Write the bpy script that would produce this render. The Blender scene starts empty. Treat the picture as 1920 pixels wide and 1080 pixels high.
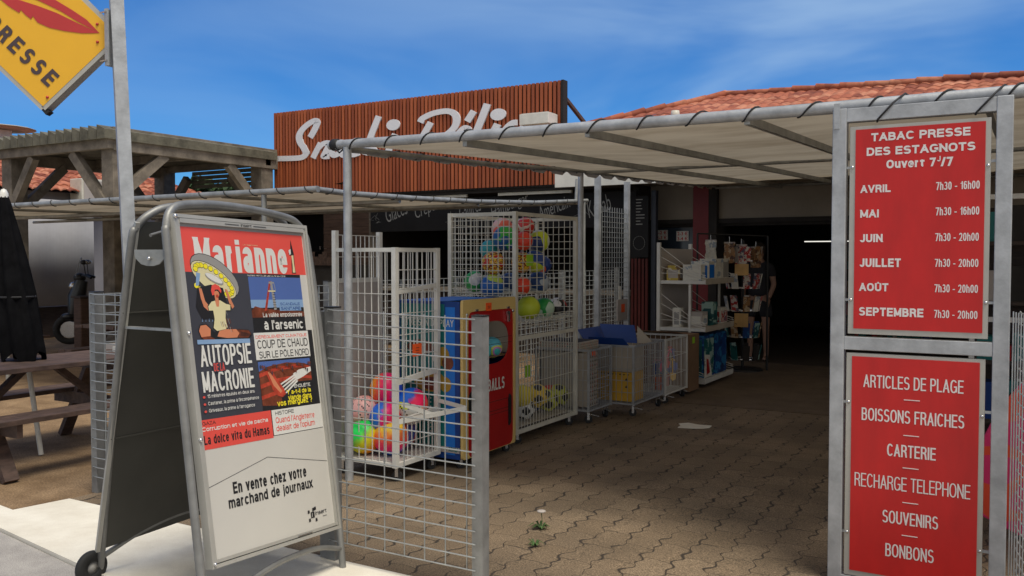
import bpy, bmesh, math, random
from mathutils import Vector, Matrix, noise
random.seed(7)
C = bpy.context.scene.collection
sc = bpy.context.scene
R = math.radians

# ---------------------------------------------------------------- camera
cam = bpy.data.cameras.new('camera'); cam.sensor_width = 36; cam.lens = 36*1650/1920; cam.clip_end = 900
co = bpy.data.objects.new('camera', cam); C.objects.link(co)
co.location = (0, 0, 1.5)
co.rotation_euler = (R(90)-math.atan(55/1650), 0, R(30.4))
sc.camera = co

# ---------------------------------------------------------------- world, sun, exposure
SUN_EL, SUN_AZ = 66.0, 112.0      # azimuth clockwise from +Y
w = bpy.data.worlds.new('World'); sc.world = w; w.use_nodes = True
nt = w.node_tree; nt.nodes.clear(); N = nt.nodes.new; LK = nt.links.new
out = N('ShaderNodeOutputWorld'); bg = N('ShaderNodeBackground'); bg.inputs[1].default_value = 0.085
sky = N('ShaderNodeTexSky'); sky.sky_type = 'NISHITA'; sky.sun_disc = False
sky.sun_elevation = R(SUN_EL); sky.sun_rotation = R(SUN_AZ); sky.altitude = 0; sky.air_density = 1.0; sky.dust_density = 0.3; sky.ozone_density = 3.0
tint = N('ShaderNodeMix'); tint.data_type = 'RGBA'; tint.blend_type = 'MULTIPLY'; tint.inputs[0].default_value = 1
LK(sky.outputs[0], tint.inputs[6]); tint.inputs[7].default_value = (0.27, 0.78, 1.38, 1)
tc = N('ShaderNodeTexCoord'); mp = N('ShaderNodeMapping'); mp.inputs['Scale'].default_value = (1.0, 1.4, 3.4); mp.inputs['Rotation'].default_value = (R(8), R(-10), R(-35))
LK(tc.outputs['Generated'], mp.inputs[0])
n1 = N('ShaderNodeTexNoise'); n1.inputs['Scale'].default_value = 1.7; n1.inputs['Detail'].default_value = 5; n1.inputs['Roughness'].default_value = 0.5; n1.inputs['Distortion'].default_value = 0.5
LK(mp.outputs[0], n1.inputs['Vector'])
cr = N('ShaderNodeMapRange'); cr.interpolation_type = 'SMOOTHSTEP'; cr.inputs['From Min'].default_value = 0.40; cr.inputs['From Max'].default_value = 0.72; cr.inputs['To Max'].default_value = 0.62
LK(n1.outputs['Fac'], cr.inputs['Value'])
# unseen warm-white cloud added behind the viewer and overhead to neutralise ambient light
dt = N('ShaderNodeVectorMath'); dt.operation = 'DOT_PRODUCT'; LK(tc.outputs['Generated'], dt.inputs[0]); dt.inputs[1].default_value = (0.45, -0.72, 0.52)
bk = N('ShaderNodeMapRange'); bk.interpolation_type = 'SMOOTHSTEP'; bk.inputs['From Min'].default_value = 0.05; bk.inputs['From Max'].default_value = 0.7; bk.inputs['To Max'].default_value = 0.85
LK(dt.outputs['Value'], bk.inputs['Value'])
d2 = N('ShaderNodeVectorMath'); d2.operation = 'DOT_PRODUCT'; LK(tc.outputs['Generated'], d2.inputs[0]); d2.inputs[1].default_value = (0.863, 0.506, 0.25)
b2 = N('ShaderNodeMapRange'); b2.interpolation_type = 'SMOOTHSTEP'; b2.inputs['From Min'].default_value = -0.45; b2.inputs['From Max'].default_value = 0.45; b2.inputs['To Min'].default_value = 0.22; b2.inputs['To Max'].default_value = 1.0
LK(d2.outputs['Value'], b2.inputs['Value'])
cm = N('ShaderNodeMath'); cm.operation = 'MULTIPLY'; LK(cr.outputs[0], cm.inputs[0]); LK(b2.outputs[0], cm.inputs[1])
m0 = N('ShaderNodeMix'); m0.data_type = 'RGBA'; LK(cm.outputs[0], m0.inputs[0]); LK(tint.outputs[2], m0.inputs[6]); m0.inputs[7].default_value = (5.2, 7.4, 10.0, 1)
mx = N('ShaderNodeMix'); mx.data_type = 'RGBA'; LK(bk.outputs[0], mx.inputs[0]); LK(m0.outputs[2], mx.inputs[6]); mx.inputs[7].default_value = (8.2, 7.9, 7.4, 1)
LK(mx.outputs[2], bg.inputs[0]); LK(bg.outputs[0], out.inputs[0])
sd = bpy.data.lights.new('sun', 'SUN'); sd.energy = 3.2; sd.angle = R(24); sd.color = (1.0, 0.93, 0.80)
so = bpy.data.objects.new('sun', sd); C.objects.link(so)
az, el = R(SUN_AZ), R(SUN_EL)
sdir = Vector((math.sin(az)*math.cos(el), math.cos(az)*math.cos(el), math.sin(el)))
so.rotation_euler = sdir.to_track_quat('Z', 'Y').to_euler(); so.location = (6, -8, 20)
sc.view_settings.view_transform = 'Standard'; sc.view_settings.look = 'None'
sc.view_settings.exposure = 0.0; sc.view_settings.gamma = 1
sc.cycles.max_bounces = 8; sc.cycles.transparent_max_bounces = 8

# ---------------------------------------------------------------- materials
def srgb(r, g, b):
    f = lambda c: (c/255/12.92) if c/255 <= .04045 else ((c/255+.055)/1.055)**2.4
    return (f(r), f(g), f(b))
def base_mat(name):
    m = bpy.data.materials.new(name); m.use_nodes = True
    return m, m.node_tree, m.node_tree.nodes['Principled BSDF']
def mat(name, col, rough=.6, metal=0.0, var=.18, scale=6, bump=0.0, bscale=40, stretch=(1, 1, 1), col2=None, emit=0, alpha=None):
    m, t, b = base_mat(name)
    b.inputs['Roughness'].default_value = rough; b.inputs['Metallic'].default_value = metal
    tcn = t.nodes.new('ShaderNodeTexCoord'); mpn = t.nodes.new('ShaderNodeMapping'); mpn.inputs['Scale'].default_value = stretch
    t.links.new(tcn.outputs['Object'], mpn.inputs[0])
    n = t.nodes.new('ShaderNodeTexNoise'); n.inputs['Scale'].default_value = scale; n.inputs['Detail'].default_value = 5; n.inputs['Roughness'].default_value = .6
    t.links.new(mpn.outputs[0], n.inputs['Vector'])
    r = t.nodes.new('ShaderNodeValToRGB'); a = r.color_ramp.elements
    lo = col2 if col2 else tuple(c*(1-var) for c in col)
    hi = col if col2 else tuple(min(1, c*(1+var)) for c in col)
    a[0].position = .32; a[0].color = (*lo, 1); a[1].position = .68; a[1].color = (*hi, 1)
    t.links.new(n.outputs['Fac'], r.inputs[0]); t.links.new(r.outputs[0], b.inputs['Base Color'])
    if bump:
        n2 = t.nodes.new('ShaderNodeTexNoise'); n2.inputs['Scale'].default_value = bscale; n2.inputs['Detail'].default_value = 4
        t.links.new(mpn.outputs[0], n2.inputs['Vector'])
        bp = t.nodes.new('ShaderNodeBump'); bp.inputs['Strength'].default_value = bump; bp.inputs['Distance'].default_value = .01
        t.links.new(n2.outputs['Fac'], bp.inputs['Height']); t.links.new(bp.outputs[0], b.inputs['Normal'])
    if emit:
        b.inputs['Emission Color'].default_value = (*col, 1); b.inputs['Emission Strength'].default_value = emit
    return m
def plain(name, col, rough=.5): return mat(name, col, rough, var=.05, scale=3)

GALVF = mat('weathered fence steel', (.225, .228, .225), .55, .35, .22, 9, .12, 60)
GALV = mat('galvanised steel', (.40, .415, .43), .5, .35, .22, 9, .12, 60)
BOARDTUBE = mat('dull board tube', (.235, .235, .225), .5, .4, .2, 7, .1, 50)
GALV2 = mat('dull zinc tube', (.33, .335, .32), .5, .45, .25, 7, .1, 50)
ALU = mat('aluminium profile', (.44, .43, .39), .45, .25, .08, 5)
WIRE = mat('zinc wire', (.38, .40, .40), .45, .5, .2, 12)
WHITE = mat('white enamel', (.66, .65, .60), .4, 0, .1, 6)
WHITE2 = mat('aged cream enamel', (.60, .58, .50), .45, 0, .12, 6)
BLACK = plain('black plastic', (.012, .012, .013), .45)
CORD = mat('black elastic cord', (.014, .014, .016), .7)
DARKP = mat('dark grey backing sheet', (.072, .070, .060), .7, 0, .12, 3)
SILV = mat('bright metal', (.6, .6, .6), .25, .9, .05)
POSTER = mat('poster paper', (.57, .55, .50), .32, 0, .03, 2)
PRED = mat('poster red', srgb(222, 82, 72), .35, 0, .06, 2)  # printed red, brightened: glare over the poster is put into the colour
SIGNRED = mat('sign red', srgb(192, 25, 24), .45, 0, .13, 7, .05, 9, (1, 1, .35))
SIGNWHITE = plain('sign lettering white', (.74, .70, .68), .5)
SNACKW = plain('sign lettering bluish white', (.72, .73, .78), .5)
INK = plain('printing ink black', (.018, .018, .02), .4)
PDARK = mat('poster slate grey', (.05, .052, .065), .35, 0, .12, 2)
PBLUE = plain('poster sky blue', srgb(80, 105, 165), .35)
PYEL = plain('poster yellow', srgb(238, 222, 50), .35)
PWH = plain('poster white', (.68, .67, .62), .35)
PGREY = plain('poster grey', (.30, .29, .27), .35)
PSKIN = plain('poster pinkish brown', srgb(205, 130, 95), .35)
PBROWN = mat('poster brown', srgb(112, 58, 40), .35, 0, .4, 20)
PCREAM = plain('poster cream', srgb(215, 205, 160), .35)
PSAUS = mat('poster sausage red', srgb(176, 66, 48), .35, 0, .35, 30)
PLBLUE = plain('poster pale blue', srgb(130, 160, 195), .35)
PGREEN = plain('poster green', (.05, .3, .08), .35)
YELLOW = mat('yellow sign face', srgb(232, 176, 40), .4, 0, .04, 2)
FEATHER = plain('feather red', srgb(186, 52, 52), .4)
SLETTER = plain('sign lettering charcoal', srgb(72, 58, 62), .4)
WOODGREY = mat('weathered timber', (.17, .145, .115), .85, 0, .4, 5, .5, 30, (1, 1, 1))
WOODGREY_D = mat('weathered timber mossy', (.12, .112, .082), .85, 0, .4, 5, .5, 30)
BENCHWOOD = mat('stained bench timber', (.085, .052, .040), .7, 0, .4, 8, .3, 60, (3, 1, 3))
DARKWOOD = mat('dark boards', (.05, .035, .028), .75, 0, .3, 6, .3, 30, (1, 1, 8))
HUTWOOD = mat('brown hut boards', (.10, .058, .04), .75, 0, .3, 4, .3, 30, (1, 1, 8))
WHITEWALL = mat('white render', (.78, .78, .80), .8, 0, .1, 2)
SCREENC = mat('pale screen canvas', (.36, .36, .385), .8, 0, .12, 1.2)
GREYWALL = mat('grey render', (.20, .20, .22), .85, 0, .1, 2)
BEIGEWALL = mat('beige render', (.30, .26, .21), .85, 0, .12, 2)
PILLAR = mat('oxblood pillar paint', srgb(118, 34, 40), .6, 0, .1, 4)
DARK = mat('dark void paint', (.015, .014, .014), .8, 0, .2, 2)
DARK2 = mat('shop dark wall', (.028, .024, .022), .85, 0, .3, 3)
CHALK = plain('chalk white', (.32, .32, .30), .9)
BOARD = mat('chalkboard', (.010, .010, .011), .9, 0, .25, 3)
CARD = mat('brown cardboard', (.20, .115, .06), .8, 0, .15, 5)
CARDP = mat('pale cardboard', (.42, .37, .30), .75, 0, .1, 4)
ORANGE = plain('orange price card', srgb(240, 92, 30), .6)
LIME = plain('lime price card', srgb(150, 200, 40), .6)
BLUE = mat('cobalt blue print', srgb(18, 112, 205), .45, 0, .1, 3)
BLUE2 = mat('deep blue print', srgb(10, 58, 130), .45, 0, .1, 3)
TEAL = mat('teal print', srgb(14, 112, 112), .45, 0, .15, 4)
MACHRED = mat('display red', srgb(165, 20, 22), .42, 0, .1, 3)
MACHCREAM = mat('display cream', srgb(205, 178, 112), .5, 0, .08, 3)
PALEBOARD = mat('pale grey board', (.42, .38, .35), .7, 0, .08, 2)
RUBBER = mat('black rubber', (.02, .02, .02), .8)
SKIN = mat('skin', (.30, .17, .12), .55, 0, .06, 4)
FABBLACK = mat('black parasol cloth', (.007, .007, .008), 1.0, 0, .3, 10, .5, 12)
LEAF = mat('leaf green', (.045, .10, .02), .6, 0, .4, 20)
LEAFD = mat('tree leaf', (.03, .065, .018), .6, 0, .5, 3)
BARK = mat('bark', (.09, .065, .045), .9, 0, .3, 10)
FABBLACK.node_tree.nodes['Principled BSDF'].inputs['Specular IOR Level'].default_value = .05
CANV_FR = mat('hut tile edge', srgb(196, 104, 72), .8)

def tile_mat():
    m, t, b = base_mat('terracotta tiles')
    tcn = t.nodes.new('ShaderNodeTexCoord')
    v = t.nodes.new('ShaderNodeTexVoronoi'); v.inputs['Scale'].default_value = 3.4; t.links.new(tcn.outputs['Object'], v.inputs['Vector'])
    n = t.nodes.new('ShaderNodeTexNoise'); n.inputs['Scale'].default_value = 9; n.inputs['Detail'].default_value = 5; t.links.new(tcn.outputs['Object'], n.inputs['Vector'])
    r = t.nodes.new('ShaderNodeValToRGB'); e = r.color_ramp.elements
    e[0].position = 0; e[0].color = (*srgb(126, 64, 46), 1); e[1].position = 1; e[1].color = (*srgb(190, 128, 100), 1)
    x = e.new(.5); x.color = (*srgb(166, 94, 68), 1)
    mxn = t.nodes.new('ShaderNodeMix'); mxn.data_type = 'RGBA'; mxn.blend_type = 'MULTIPLY'; mxn.inputs[0].default_value = .6
    sp = t.nodes.new('ShaderNodeSeparateColor'); t.links.new(v.outputs['Color'], sp.inputs[0]); t.links.new(sp.outputs[0], r.inputs[0])
    r2 = t.nodes.new('ShaderNodeValToRGB'); r2.color_ramp.elements[0].position = .3; r2.color_ramp.elements[0].color = (.45, .42, .4, 1); r2.color_ramp.elements[1].position = .55; r2.color_ramp.elements[1].color = (1, 1, 1, 1)
    t.links.new(n.outputs['Fac'], r2.inputs[0])
    t.links.new(r.outputs[0], mxn.inputs[6]); t.links.new(r2.outputs[0], mxn.inputs[7]); t.links.new(mxn.outputs[2], b.inputs['Base Color'])
    b.inputs['Roughness'].default_value = .85
    return m
TILE = tile_mat()

def node_math(t, op, a, b=None, c=None):
    n = t.nodes.new('ShaderNodeMath'); n.operation = op
    for i, v in enumerate((a, b, c)):
        if v is None: continue
        if isinstance(v, (int, float)): n.inputs[i].default_value = v
        else: t.links.new(v, n.inputs[i])
    return n.outputs[0]

def paver_mat():
    m, t, b = base_mat('wavy interlocking pavers')
    MM = lambda *a: node_math(t, *a)
    g = t.nodes.new('ShaderNodeNewGeometry'); s = t.nodes.new('ShaderNodeSeparateXYZ'); t.links.new(g.outputs['Position'], s.inputs[0])
    wob = t.nodes.new('ShaderNodeTexNoise'); wob.inputs['Scale'].default_value = 7; wob.inputs['Detail'].default_value = 3; t.links.new(g.outputs['Position'], wob.inputs['Vector'])
    wo = MM('MULTIPLY', MM('SUBTRACT', wob.outputs['Fac'], .5), .05)
    X = MM('ADD', s.outputs[0], wo); Y = MM('ADD', s.outputs[1], wo)
    W, L = .168, .262
    sn = lambda per, ph_, am: MM('MULTIPLY', MM('SINE', MM('ADD', MM('MULTIPLY', Y, 6.28318/per), ph_)), am)
    sm = MM('ADD', sn(L/2, 0.0, .013), sn(L, .8, .009))
    u = MM('DIVIDE', MM('ADD', X, sm), W)
    row = MM('FLOOR', u); fu = MM('FRACT', u)
    par = MM('MULTIPLY', MM('MODULO', MM('ABSOLUTE', row), 2), .5)
    ph2 = MM('SUBTRACT', MM('ABSOLUTE', MM('SUBTRACT', MM('FRACT', MM('MULTIPLY', u, 1.0)), .5)), .25)
    v = MM('ADD', MM('ADD', MM('DIVIDE', Y, L), par), MM('MULTIPLY', ph2, .10))
    cell = MM('FLOOR', v); fv = MM('FRACT', v)
    du = MM('MULTIPLY', MM('MINIMUM', fu, MM('SUBTRACT', 1, fu)), W)
    dv = MM('MULTIPLY', MM('MINIMUM', fv, MM('SUBTRACT', 1, fv)), L)
    jn = t.nodes.new('ShaderNodeTexNoise'); jn.inputs['Scale'].default_value = 7; t.links.new(g.outputs['Position'], jn.inputs['Vector'])
    jw = MM('MULTIPLY_ADD', MM('SUBTRACT', jn.outputs['Fac'], .42), .030, .0010)
    d1 = MM('DIVIDE', du, MM('MAXIMUM', jw, .0015)); d2 = MM('DIVIDE', dv, MM('MAXIMUM', MM('MULTIPLY', jw, .42), .001))
    d = MM('MINIMUM', d1, d2)
    jm = t.nodes.new('ShaderNodeMapRange'); jm.inputs['From Min'].default_value = .5; jm.inputs['From Max'].default_value = 1.6; t.links.new(d, jm.inputs['Value'])
    cmb = t.nodes.new('ShaderNodeCombineXYZ'); t.links.new(row, cmb.inputs[0]); t.links.new(cell, cmb.inputs[1])
    wn = t.nodes.new('ShaderNodeTexWhiteNoise'); wn.noise_dimensions = '2D'; t.links.new(cmb.outputs[0], wn.inputs['Vector'])
    r = t.nodes.new('ShaderNodeValToRGB'); e = r.color_ramp.elements
    e[0].color = (.170, .122, .075, 1); e[1].color = (.215, .158, .100, 1); x = e.new(.5); x.color = (.190, .138, .087, 1)
    t.links.new(wn.outputs['Value'], r.inputs[0])
    fine = t.nodes.new('ShaderNodeTexNoise'); fine.inputs['Scale'].default_value = 130; fine.inputs['Detail'].default_value = 4; t.links.new(g.outputs['Position'], fine.inputs['Vector'])
    big = t.nodes.new('ShaderNodeTexNoise'); big.inputs['Scale'].default_value = 1.6; big.inputs['Detail'].default_value = 6; t.links.new(g.outputs['Position'], big.inputs['Vector'])
    f2 = t.nodes.new('ShaderNodeMapRange'); f2.inputs['From Min'].default_value = .3; f2.inputs['From Max'].default_value = .7; f2.inputs['To Min'].default_value = .35; f2.inputs['To Max'].default_value = 1.6; t.links.new(fine.outputs['Fac'], f2.inputs['Value'])
    b2 = t.nodes.new('ShaderNodeMapRange'); b2.inputs['From Min'].default_value = .3; b2.inputs['From Max'].default_value = .7; b2.inputs['To Min'].default_value = .62; b2.inputs['To Max'].default_value = 1.18; t.links.new(big.outputs['Fac'], b2.inputs['Value'])
    sp2 = t.nodes.new('ShaderNodeTexVoronoi'); sp2.inputs['Scale'].default_value = 42; sp2.inputs['Randomness'].default_value = 1; t.links.new(g.outputs['Position'], sp2.inputs['Vector'])
    spm = t.nodes.new('ShaderNodeMapRange'); spm.inputs['From Min'].default_value = .10; spm.inputs['From Max'].default_value = .20; spm.inputs['To Min'].default_value = 1.55; spm.inputs['To Max'].default_value = 1.0; t.links.new(sp2.outputs['Distance'], spm.inputs['Value'])
    k = MM('MULTIPLY', MM('MULTIPLY', f2.outputs[0], b2.outputs[0]), spm.outputs[0])
    vm = t.nodes.new('ShaderNodeVectorMath'); vm.operation = 'SCALE'; t.links.new(r.outputs[0], vm.inputs[0]); t.links.new(k, vm.inputs['Scale'])
    mxn = t.nodes.new('ShaderNodeMix'); mxn.data_type = 'RGBA'; t.links.new(jm.outputs[0], mxn.inputs[0]); mxn.inputs[6].default_value = (.035, .026, .018, 1); t.links.new(vm.outputs[0], mxn.inputs[7])
    t.links.new(mxn.outputs[2], b.inputs['Base Color']); b.inputs['Roughness'].default_value = .85
    h = MM('ADD', MM('MULTIPLY', jm.outputs[0], 1.0), MM('MULTIPLY', fine.outputs['Fac'], .35)); h = MM('ADD', h, MM('MULTIPLY', wn.outputs['Value'], .3))
    bp = t.nodes.new('ShaderNodeBump'); bp.inputs['Strength'].default_value = .7; bp.inputs['Distance'].default_value = .006
    t.links.new(h, bp.inputs['Height']); t.links.new(bp.outputs[0], b.inputs['Normal'])
    return m
PAVER = paver_mat()

def ground_mat(name, c1, c2, sc1=2.0, speck=160, bump=.4, speckcol=None):
    m, t, b = base_mat(name)
    g = t.nodes.new('ShaderNodeNewGeometry')
    n = t.nodes.new('ShaderNodeTexNoise'); n.inputs['Scale'].default_value = sc1; n.inputs['Detail'].default_value = 7; n.inputs['Roughness'].default_value = .65; t.links.new(g.outputs['Position'], n.inputs['Vector'])
    f = t.nodes.new('ShaderNodeTexNoise'); f.inputs['Scale'].default_value = speck; f.inputs['Detail'].default_value = 3; t.links.new(g.outputs['Position'], f.inputs['Vector'])
    r = t.nodes.new('ShaderNodeValToRGB'); r.color_ramp.elements[0].position = .35; r.color_ramp.elements[0].color = (*c1, 1); r.color_ramp.elements[1].position = .65; r.color_ramp.elements[1].color = (*c2, 1)
    t.links.new(n.outputs['Fac'], r.inputs[0])
    mr = t.nodes.new('ShaderNodeMapRange'); mr.inputs['From Min'].default_value = .35; mr.inputs['From Max'].default_value = .65; mr.inputs['To Min'].default_value = 1-bump; mr.inputs['To Max'].default_value = 1+bump; t.links.new(f.outputs['Fac'], mr.inputs['Value'])
    vm = t.nodes.new('ShaderNodeVectorMath'); vm.operation = 'SCALE'; t.links.new(r.outputs[0], vm.inputs[0]); t.links.new(mr.outputs[0], vm.inputs['Scale'])
    t.links.new(vm.outputs[0], b.inputs['Base Color']); b.inputs['Roughness'].default_value = .9
    bp = t.nodes.new('ShaderNodeBump'); bp.inputs['Strength'].default_value = .5; bp.inputs['Distance'].default_value = .004; t.links.new(f.outputs['Fac'], bp.inputs['Height']); t.links.new(bp.outputs[0], b.inputs['Normal'])
    return m
SAND = ground_mat('sandy resin ground', (.16, .098, .048), (.30, .20, .11), 3, 90, .35)
CONC = ground_mat('pale concrete', (.68, .63, .53), (.80, .76, .66), 4, 220, .05)
ASPH = ground_mat('grey asphalt', (.30, .28, .26), (.40, .375, .345), 6, 260, .35)
SLAB = ground_mat('worn terrace floor', (.105, .074, .046), (.155, .110, .070), 3, 200, .3)
FLOORD = mat('shop floor', (.08, .06, .045), .5, 0, .2, 3)

def tarp_mat():
    m, t, b = base_mat('cream awning canvas')
    tcn = t.nodes.new('ShaderNodeTexCoord'); mpn = t.nodes.new('ShaderNodeMapping'); mpn.inputs['Scale'].default_value = (.7, 1.8, 1)
    t.links.new(tcn.outputs['Object'], mpn.inputs[0])
    n = t.nodes.new('ShaderNodeTexNoise'); n.inputs['Scale'].default_value = 1.6; n.inputs['Detail'].default_value = 7; n.inputs['Roughness'].default_value = .62; t.links.new(mpn.outputs[0], n.inputs['Vector'])
    r = t.nodes.new('ShaderNodeValToRGB'); r.color_ramp.elements[0].position = .3; r.color_ramp.elements[0].color = (.38, .315, .225, 1); r.color_ramp.elements[1].position = .6; r.color_ramp.elements[1].color = (.56, .49, .375, 1)
    t.links.new(n.outputs['Fac'], r.inputs[0]); t.links.new(r.outputs[0], b.inputs['Base Color']); b.inputs['Roughness'].default_value = .7
    tr = t.nodes.new('ShaderNodeBsdfTranslucent'); t.links.new(r.outputs[0], tr.inputs['Color'])
    ms = t.nodes.new('ShaderNodeMixShader'); ms.inputs[0].default_value = .25
    o = t.nodes['Material Output']; t.links.new(b.outputs[0], ms.inputs[1]); t.links.new(tr.outputs[0], ms.inputs[2]); t.links.new(ms.outputs[0], o.inputs[0])
    return m
TARP = tarp_mat()

def slat_mat():
    m, t, b = base_mat('stained red slats')
    tcn = t.nodes.new('ShaderNodeTexCoord'); s = t.nodes.new('ShaderNodeSeparateXYZ'); t.links.new(tcn.outputs['Object'], s.inputs[0])
    idx = node_math(t, 'FLOOR', node_math(t, 'DIVIDE', s.outputs[0], .0745))
    wn = t.nodes.new('ShaderNodeTexWhiteNoise'); wn.noise_dimensions = '1D'; t.links.new(idx, wn.inputs['W'])
    mpn = t.nodes.new('ShaderNodeMapping'); mpn.inputs['Scale'].default_value = (14, 14, 1.2); t.links.new(tcn.outputs['Object'], mpn.inputs[0])
    n = t.nodes.new('ShaderNodeTexNoise'); n.inputs['Scale'].default_value = 2.2; n.inputs['Detail'].default_value = 6; t.links.new(mpn.outputs[0], n.inputs['Vector'])
    f = node_math(t, 'ADD', node_math(t, 'MULTIPLY', wn.outputs['Value'], .45), node_math(t, 'MULTIPLY', n.outputs['Fac'], .6))
    r = t.nodes.new('ShaderNodeValToRGB'); e = r.color_ramp.elements; e[0].position = .15; e[0].color = (*srgb(124, 56, 30), 1); e[1].position = .9; e[1].color = (*srgb(186, 100, 58), 1)
    t.links.new(f, r.inputs[0]); t.links.new(r.outputs[0], b.inputs['Base Color']); b.inputs['Roughness'].default_value = .65
    return m
SLAT = slat_mat()

def blob_mat(name, cols, scale=6, hard=True, seed=0.0, kind='noise'):
    m, t, b = base_mat(name)
    tcn = t.nodes.new('ShaderNodeTexCoord'); mpn = t.nodes.new('ShaderNodeMapping'); mpn.inputs['Location'].default_value = (seed, seed*.7, seed*1.3)
    t.links.new(tcn.outputs['Object'], mpn.inputs[0])
    if kind == 'noise':
        n = t.nodes.new('ShaderNodeTexNoise'); n.inputs['Scale'].default_value = scale; n.inputs['Detail'].default_value = 1 if not hard else .5; src = n.outputs['Fac']
        t.links.new(mpn.outputs[0], n.inputs['Vector'])
        lo, hi = .34, .66
    else:
        n = t.nodes.new('ShaderNodeTexVoronoi'); n.inputs['Scale'].default_value = scale
        t.links.new(mpn.outputs[0], n.inputs['Vector'])
        sp = t.nodes.new('ShaderNodeSeparateColor'); t.links.new(n.outputs['Color'], sp.inputs[0]); src = sp.outputs[0]; lo, hi = 0, 1
    r = t.nodes.new('ShaderNodeValToRGB'); r.color_ramp.interpolation = 'CONSTANT' if hard else 'EASE'
    e = r.color_ramp.elements
    while len(e) > 1: e.remove(e[-1])
    k = len(cols)
    e[0].position = 0; e[0].color = (*srgb(*cols[0]), 1)
    for i, c in enumerate(cols[1:], 1):
        x = e.new(lo+(hi-lo)*i/k); x.color = (*srgb(*c), 1)
    t.links.new(src, r.inputs[0]); t.links.new(r.outputs[0], b.inputs['Base Color'])
    b.inputs['Roughness'].default_value = .38
    return m

def dye_mat(name, cols, axis, stops=None, wob=.35, scale=3.0):
    """air-brushed ball: colours run across the ball along an axis fixed to the ball"""
    m, t, b = base_mat(name); tcn = t.nodes.new('ShaderNodeTexCoord')
    d = t.nodes.new('ShaderNodeVectorMath'); d.operation = 'DOT_PRODUCT'; t.links.new(tcn.outputs['Normal'], d.inputs[0]); d.inputs[1].default_value = Vector(axis).normalized()
    n = t.nodes.new('ShaderNodeTexNoise'); n.inputs['Scale'].default_value = scale; n.inputs['Detail'].default_value = 1; t.links.new(tcn.outputs['Normal'], n.inputs['Vector'])
    v = node_math(t, 'ADD', node_math(t, 'MULTIPLY_ADD', d.outputs['Value'], .5, .5-wob*.5), node_math(t, 'MULTIPLY', n.outputs['Fac'], wob))
    r = t.nodes.new('ShaderNodeValToRGB'); r.color_ramp.interpolation = 'EASE'; e = r.color_ramp.elements
    while len(e) > 1: e.remove(e[-1])
    st = stops or [i/(len(cols)-1) for i in range(len(cols))]; e[0].position = st[0]; e[0].color = (*srgb(*cols[0]), 1)
    for p_, c in zip(st[1:], cols[1:]): x = e.new(p_); x.color = (*srgb(*c), 1)
    t.links.new(v, r.inputs[0]); t.links.new(r.outputs[0], b.inputs['Base Color']); b.inputs['Roughness'].default_value = .4
    return m
def print_mat(name, cols, sx=9, sz=14, seed=0.0):
    """printed packaging: rectangular patches and fine lines of ink"""
    m, t, b = base_mat(name); tcn = t.nodes.new('ShaderNodeTexCoord'); mpn = t.nodes.new('ShaderNodeMapping'); mpn.inputs['Scale'].default_value = (sx, sx, sz); mpn.inputs['Location'].default_value = (seed, seed*2.3, seed*.7)
    t.links.new(tcn.outputs['Object'], mpn.inputs[0])
    v = t.nodes.new('ShaderNodeTexVoronoi'); v.distance = 'CHEBYCHEV'; v.inputs['Scale'].default_value = 1; t.links.new(mpn.outputs[0], v.inputs['Vector'])
    n = t.nodes.new('ShaderNodeTexNoise'); n.inputs['Scale'].default_value = 2.2; n.inputs['Detail'].default_value = 4; t.links.new(mpn.outputs[0], n.inputs['Vector'])
    sp = t.nodes.new('ShaderNodeSeparateColor'); t.links.new(v.outputs['Color'], sp.inputs[0])
    r = t.nodes.new('ShaderNodeValToRGB'); r.color_ramp.interpolation = 'CONSTANT'; e = r.color_ramp.elements
    while len(e) > 1: e.remove(e[-1])
    e[0].position = 0; e[0].color = (*srgb(*cols[0]), 1)
    for i, c in enumerate(cols[1:], 1): x = e.new(i/len(cols)); x.color = (*srgb(*c), 1)
    t.links.new(node_math(t, 'FRACT', node_math(t, 'ADD', sp.outputs[0], node_math(t, 'MULTIPLY', n.outputs['Fac'], .35))), r.inputs[0]); t.links.new(r.outputs[0], b.inputs['Base Color']); b.inputs['Roughness'].default_value = .5
    return m

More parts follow.
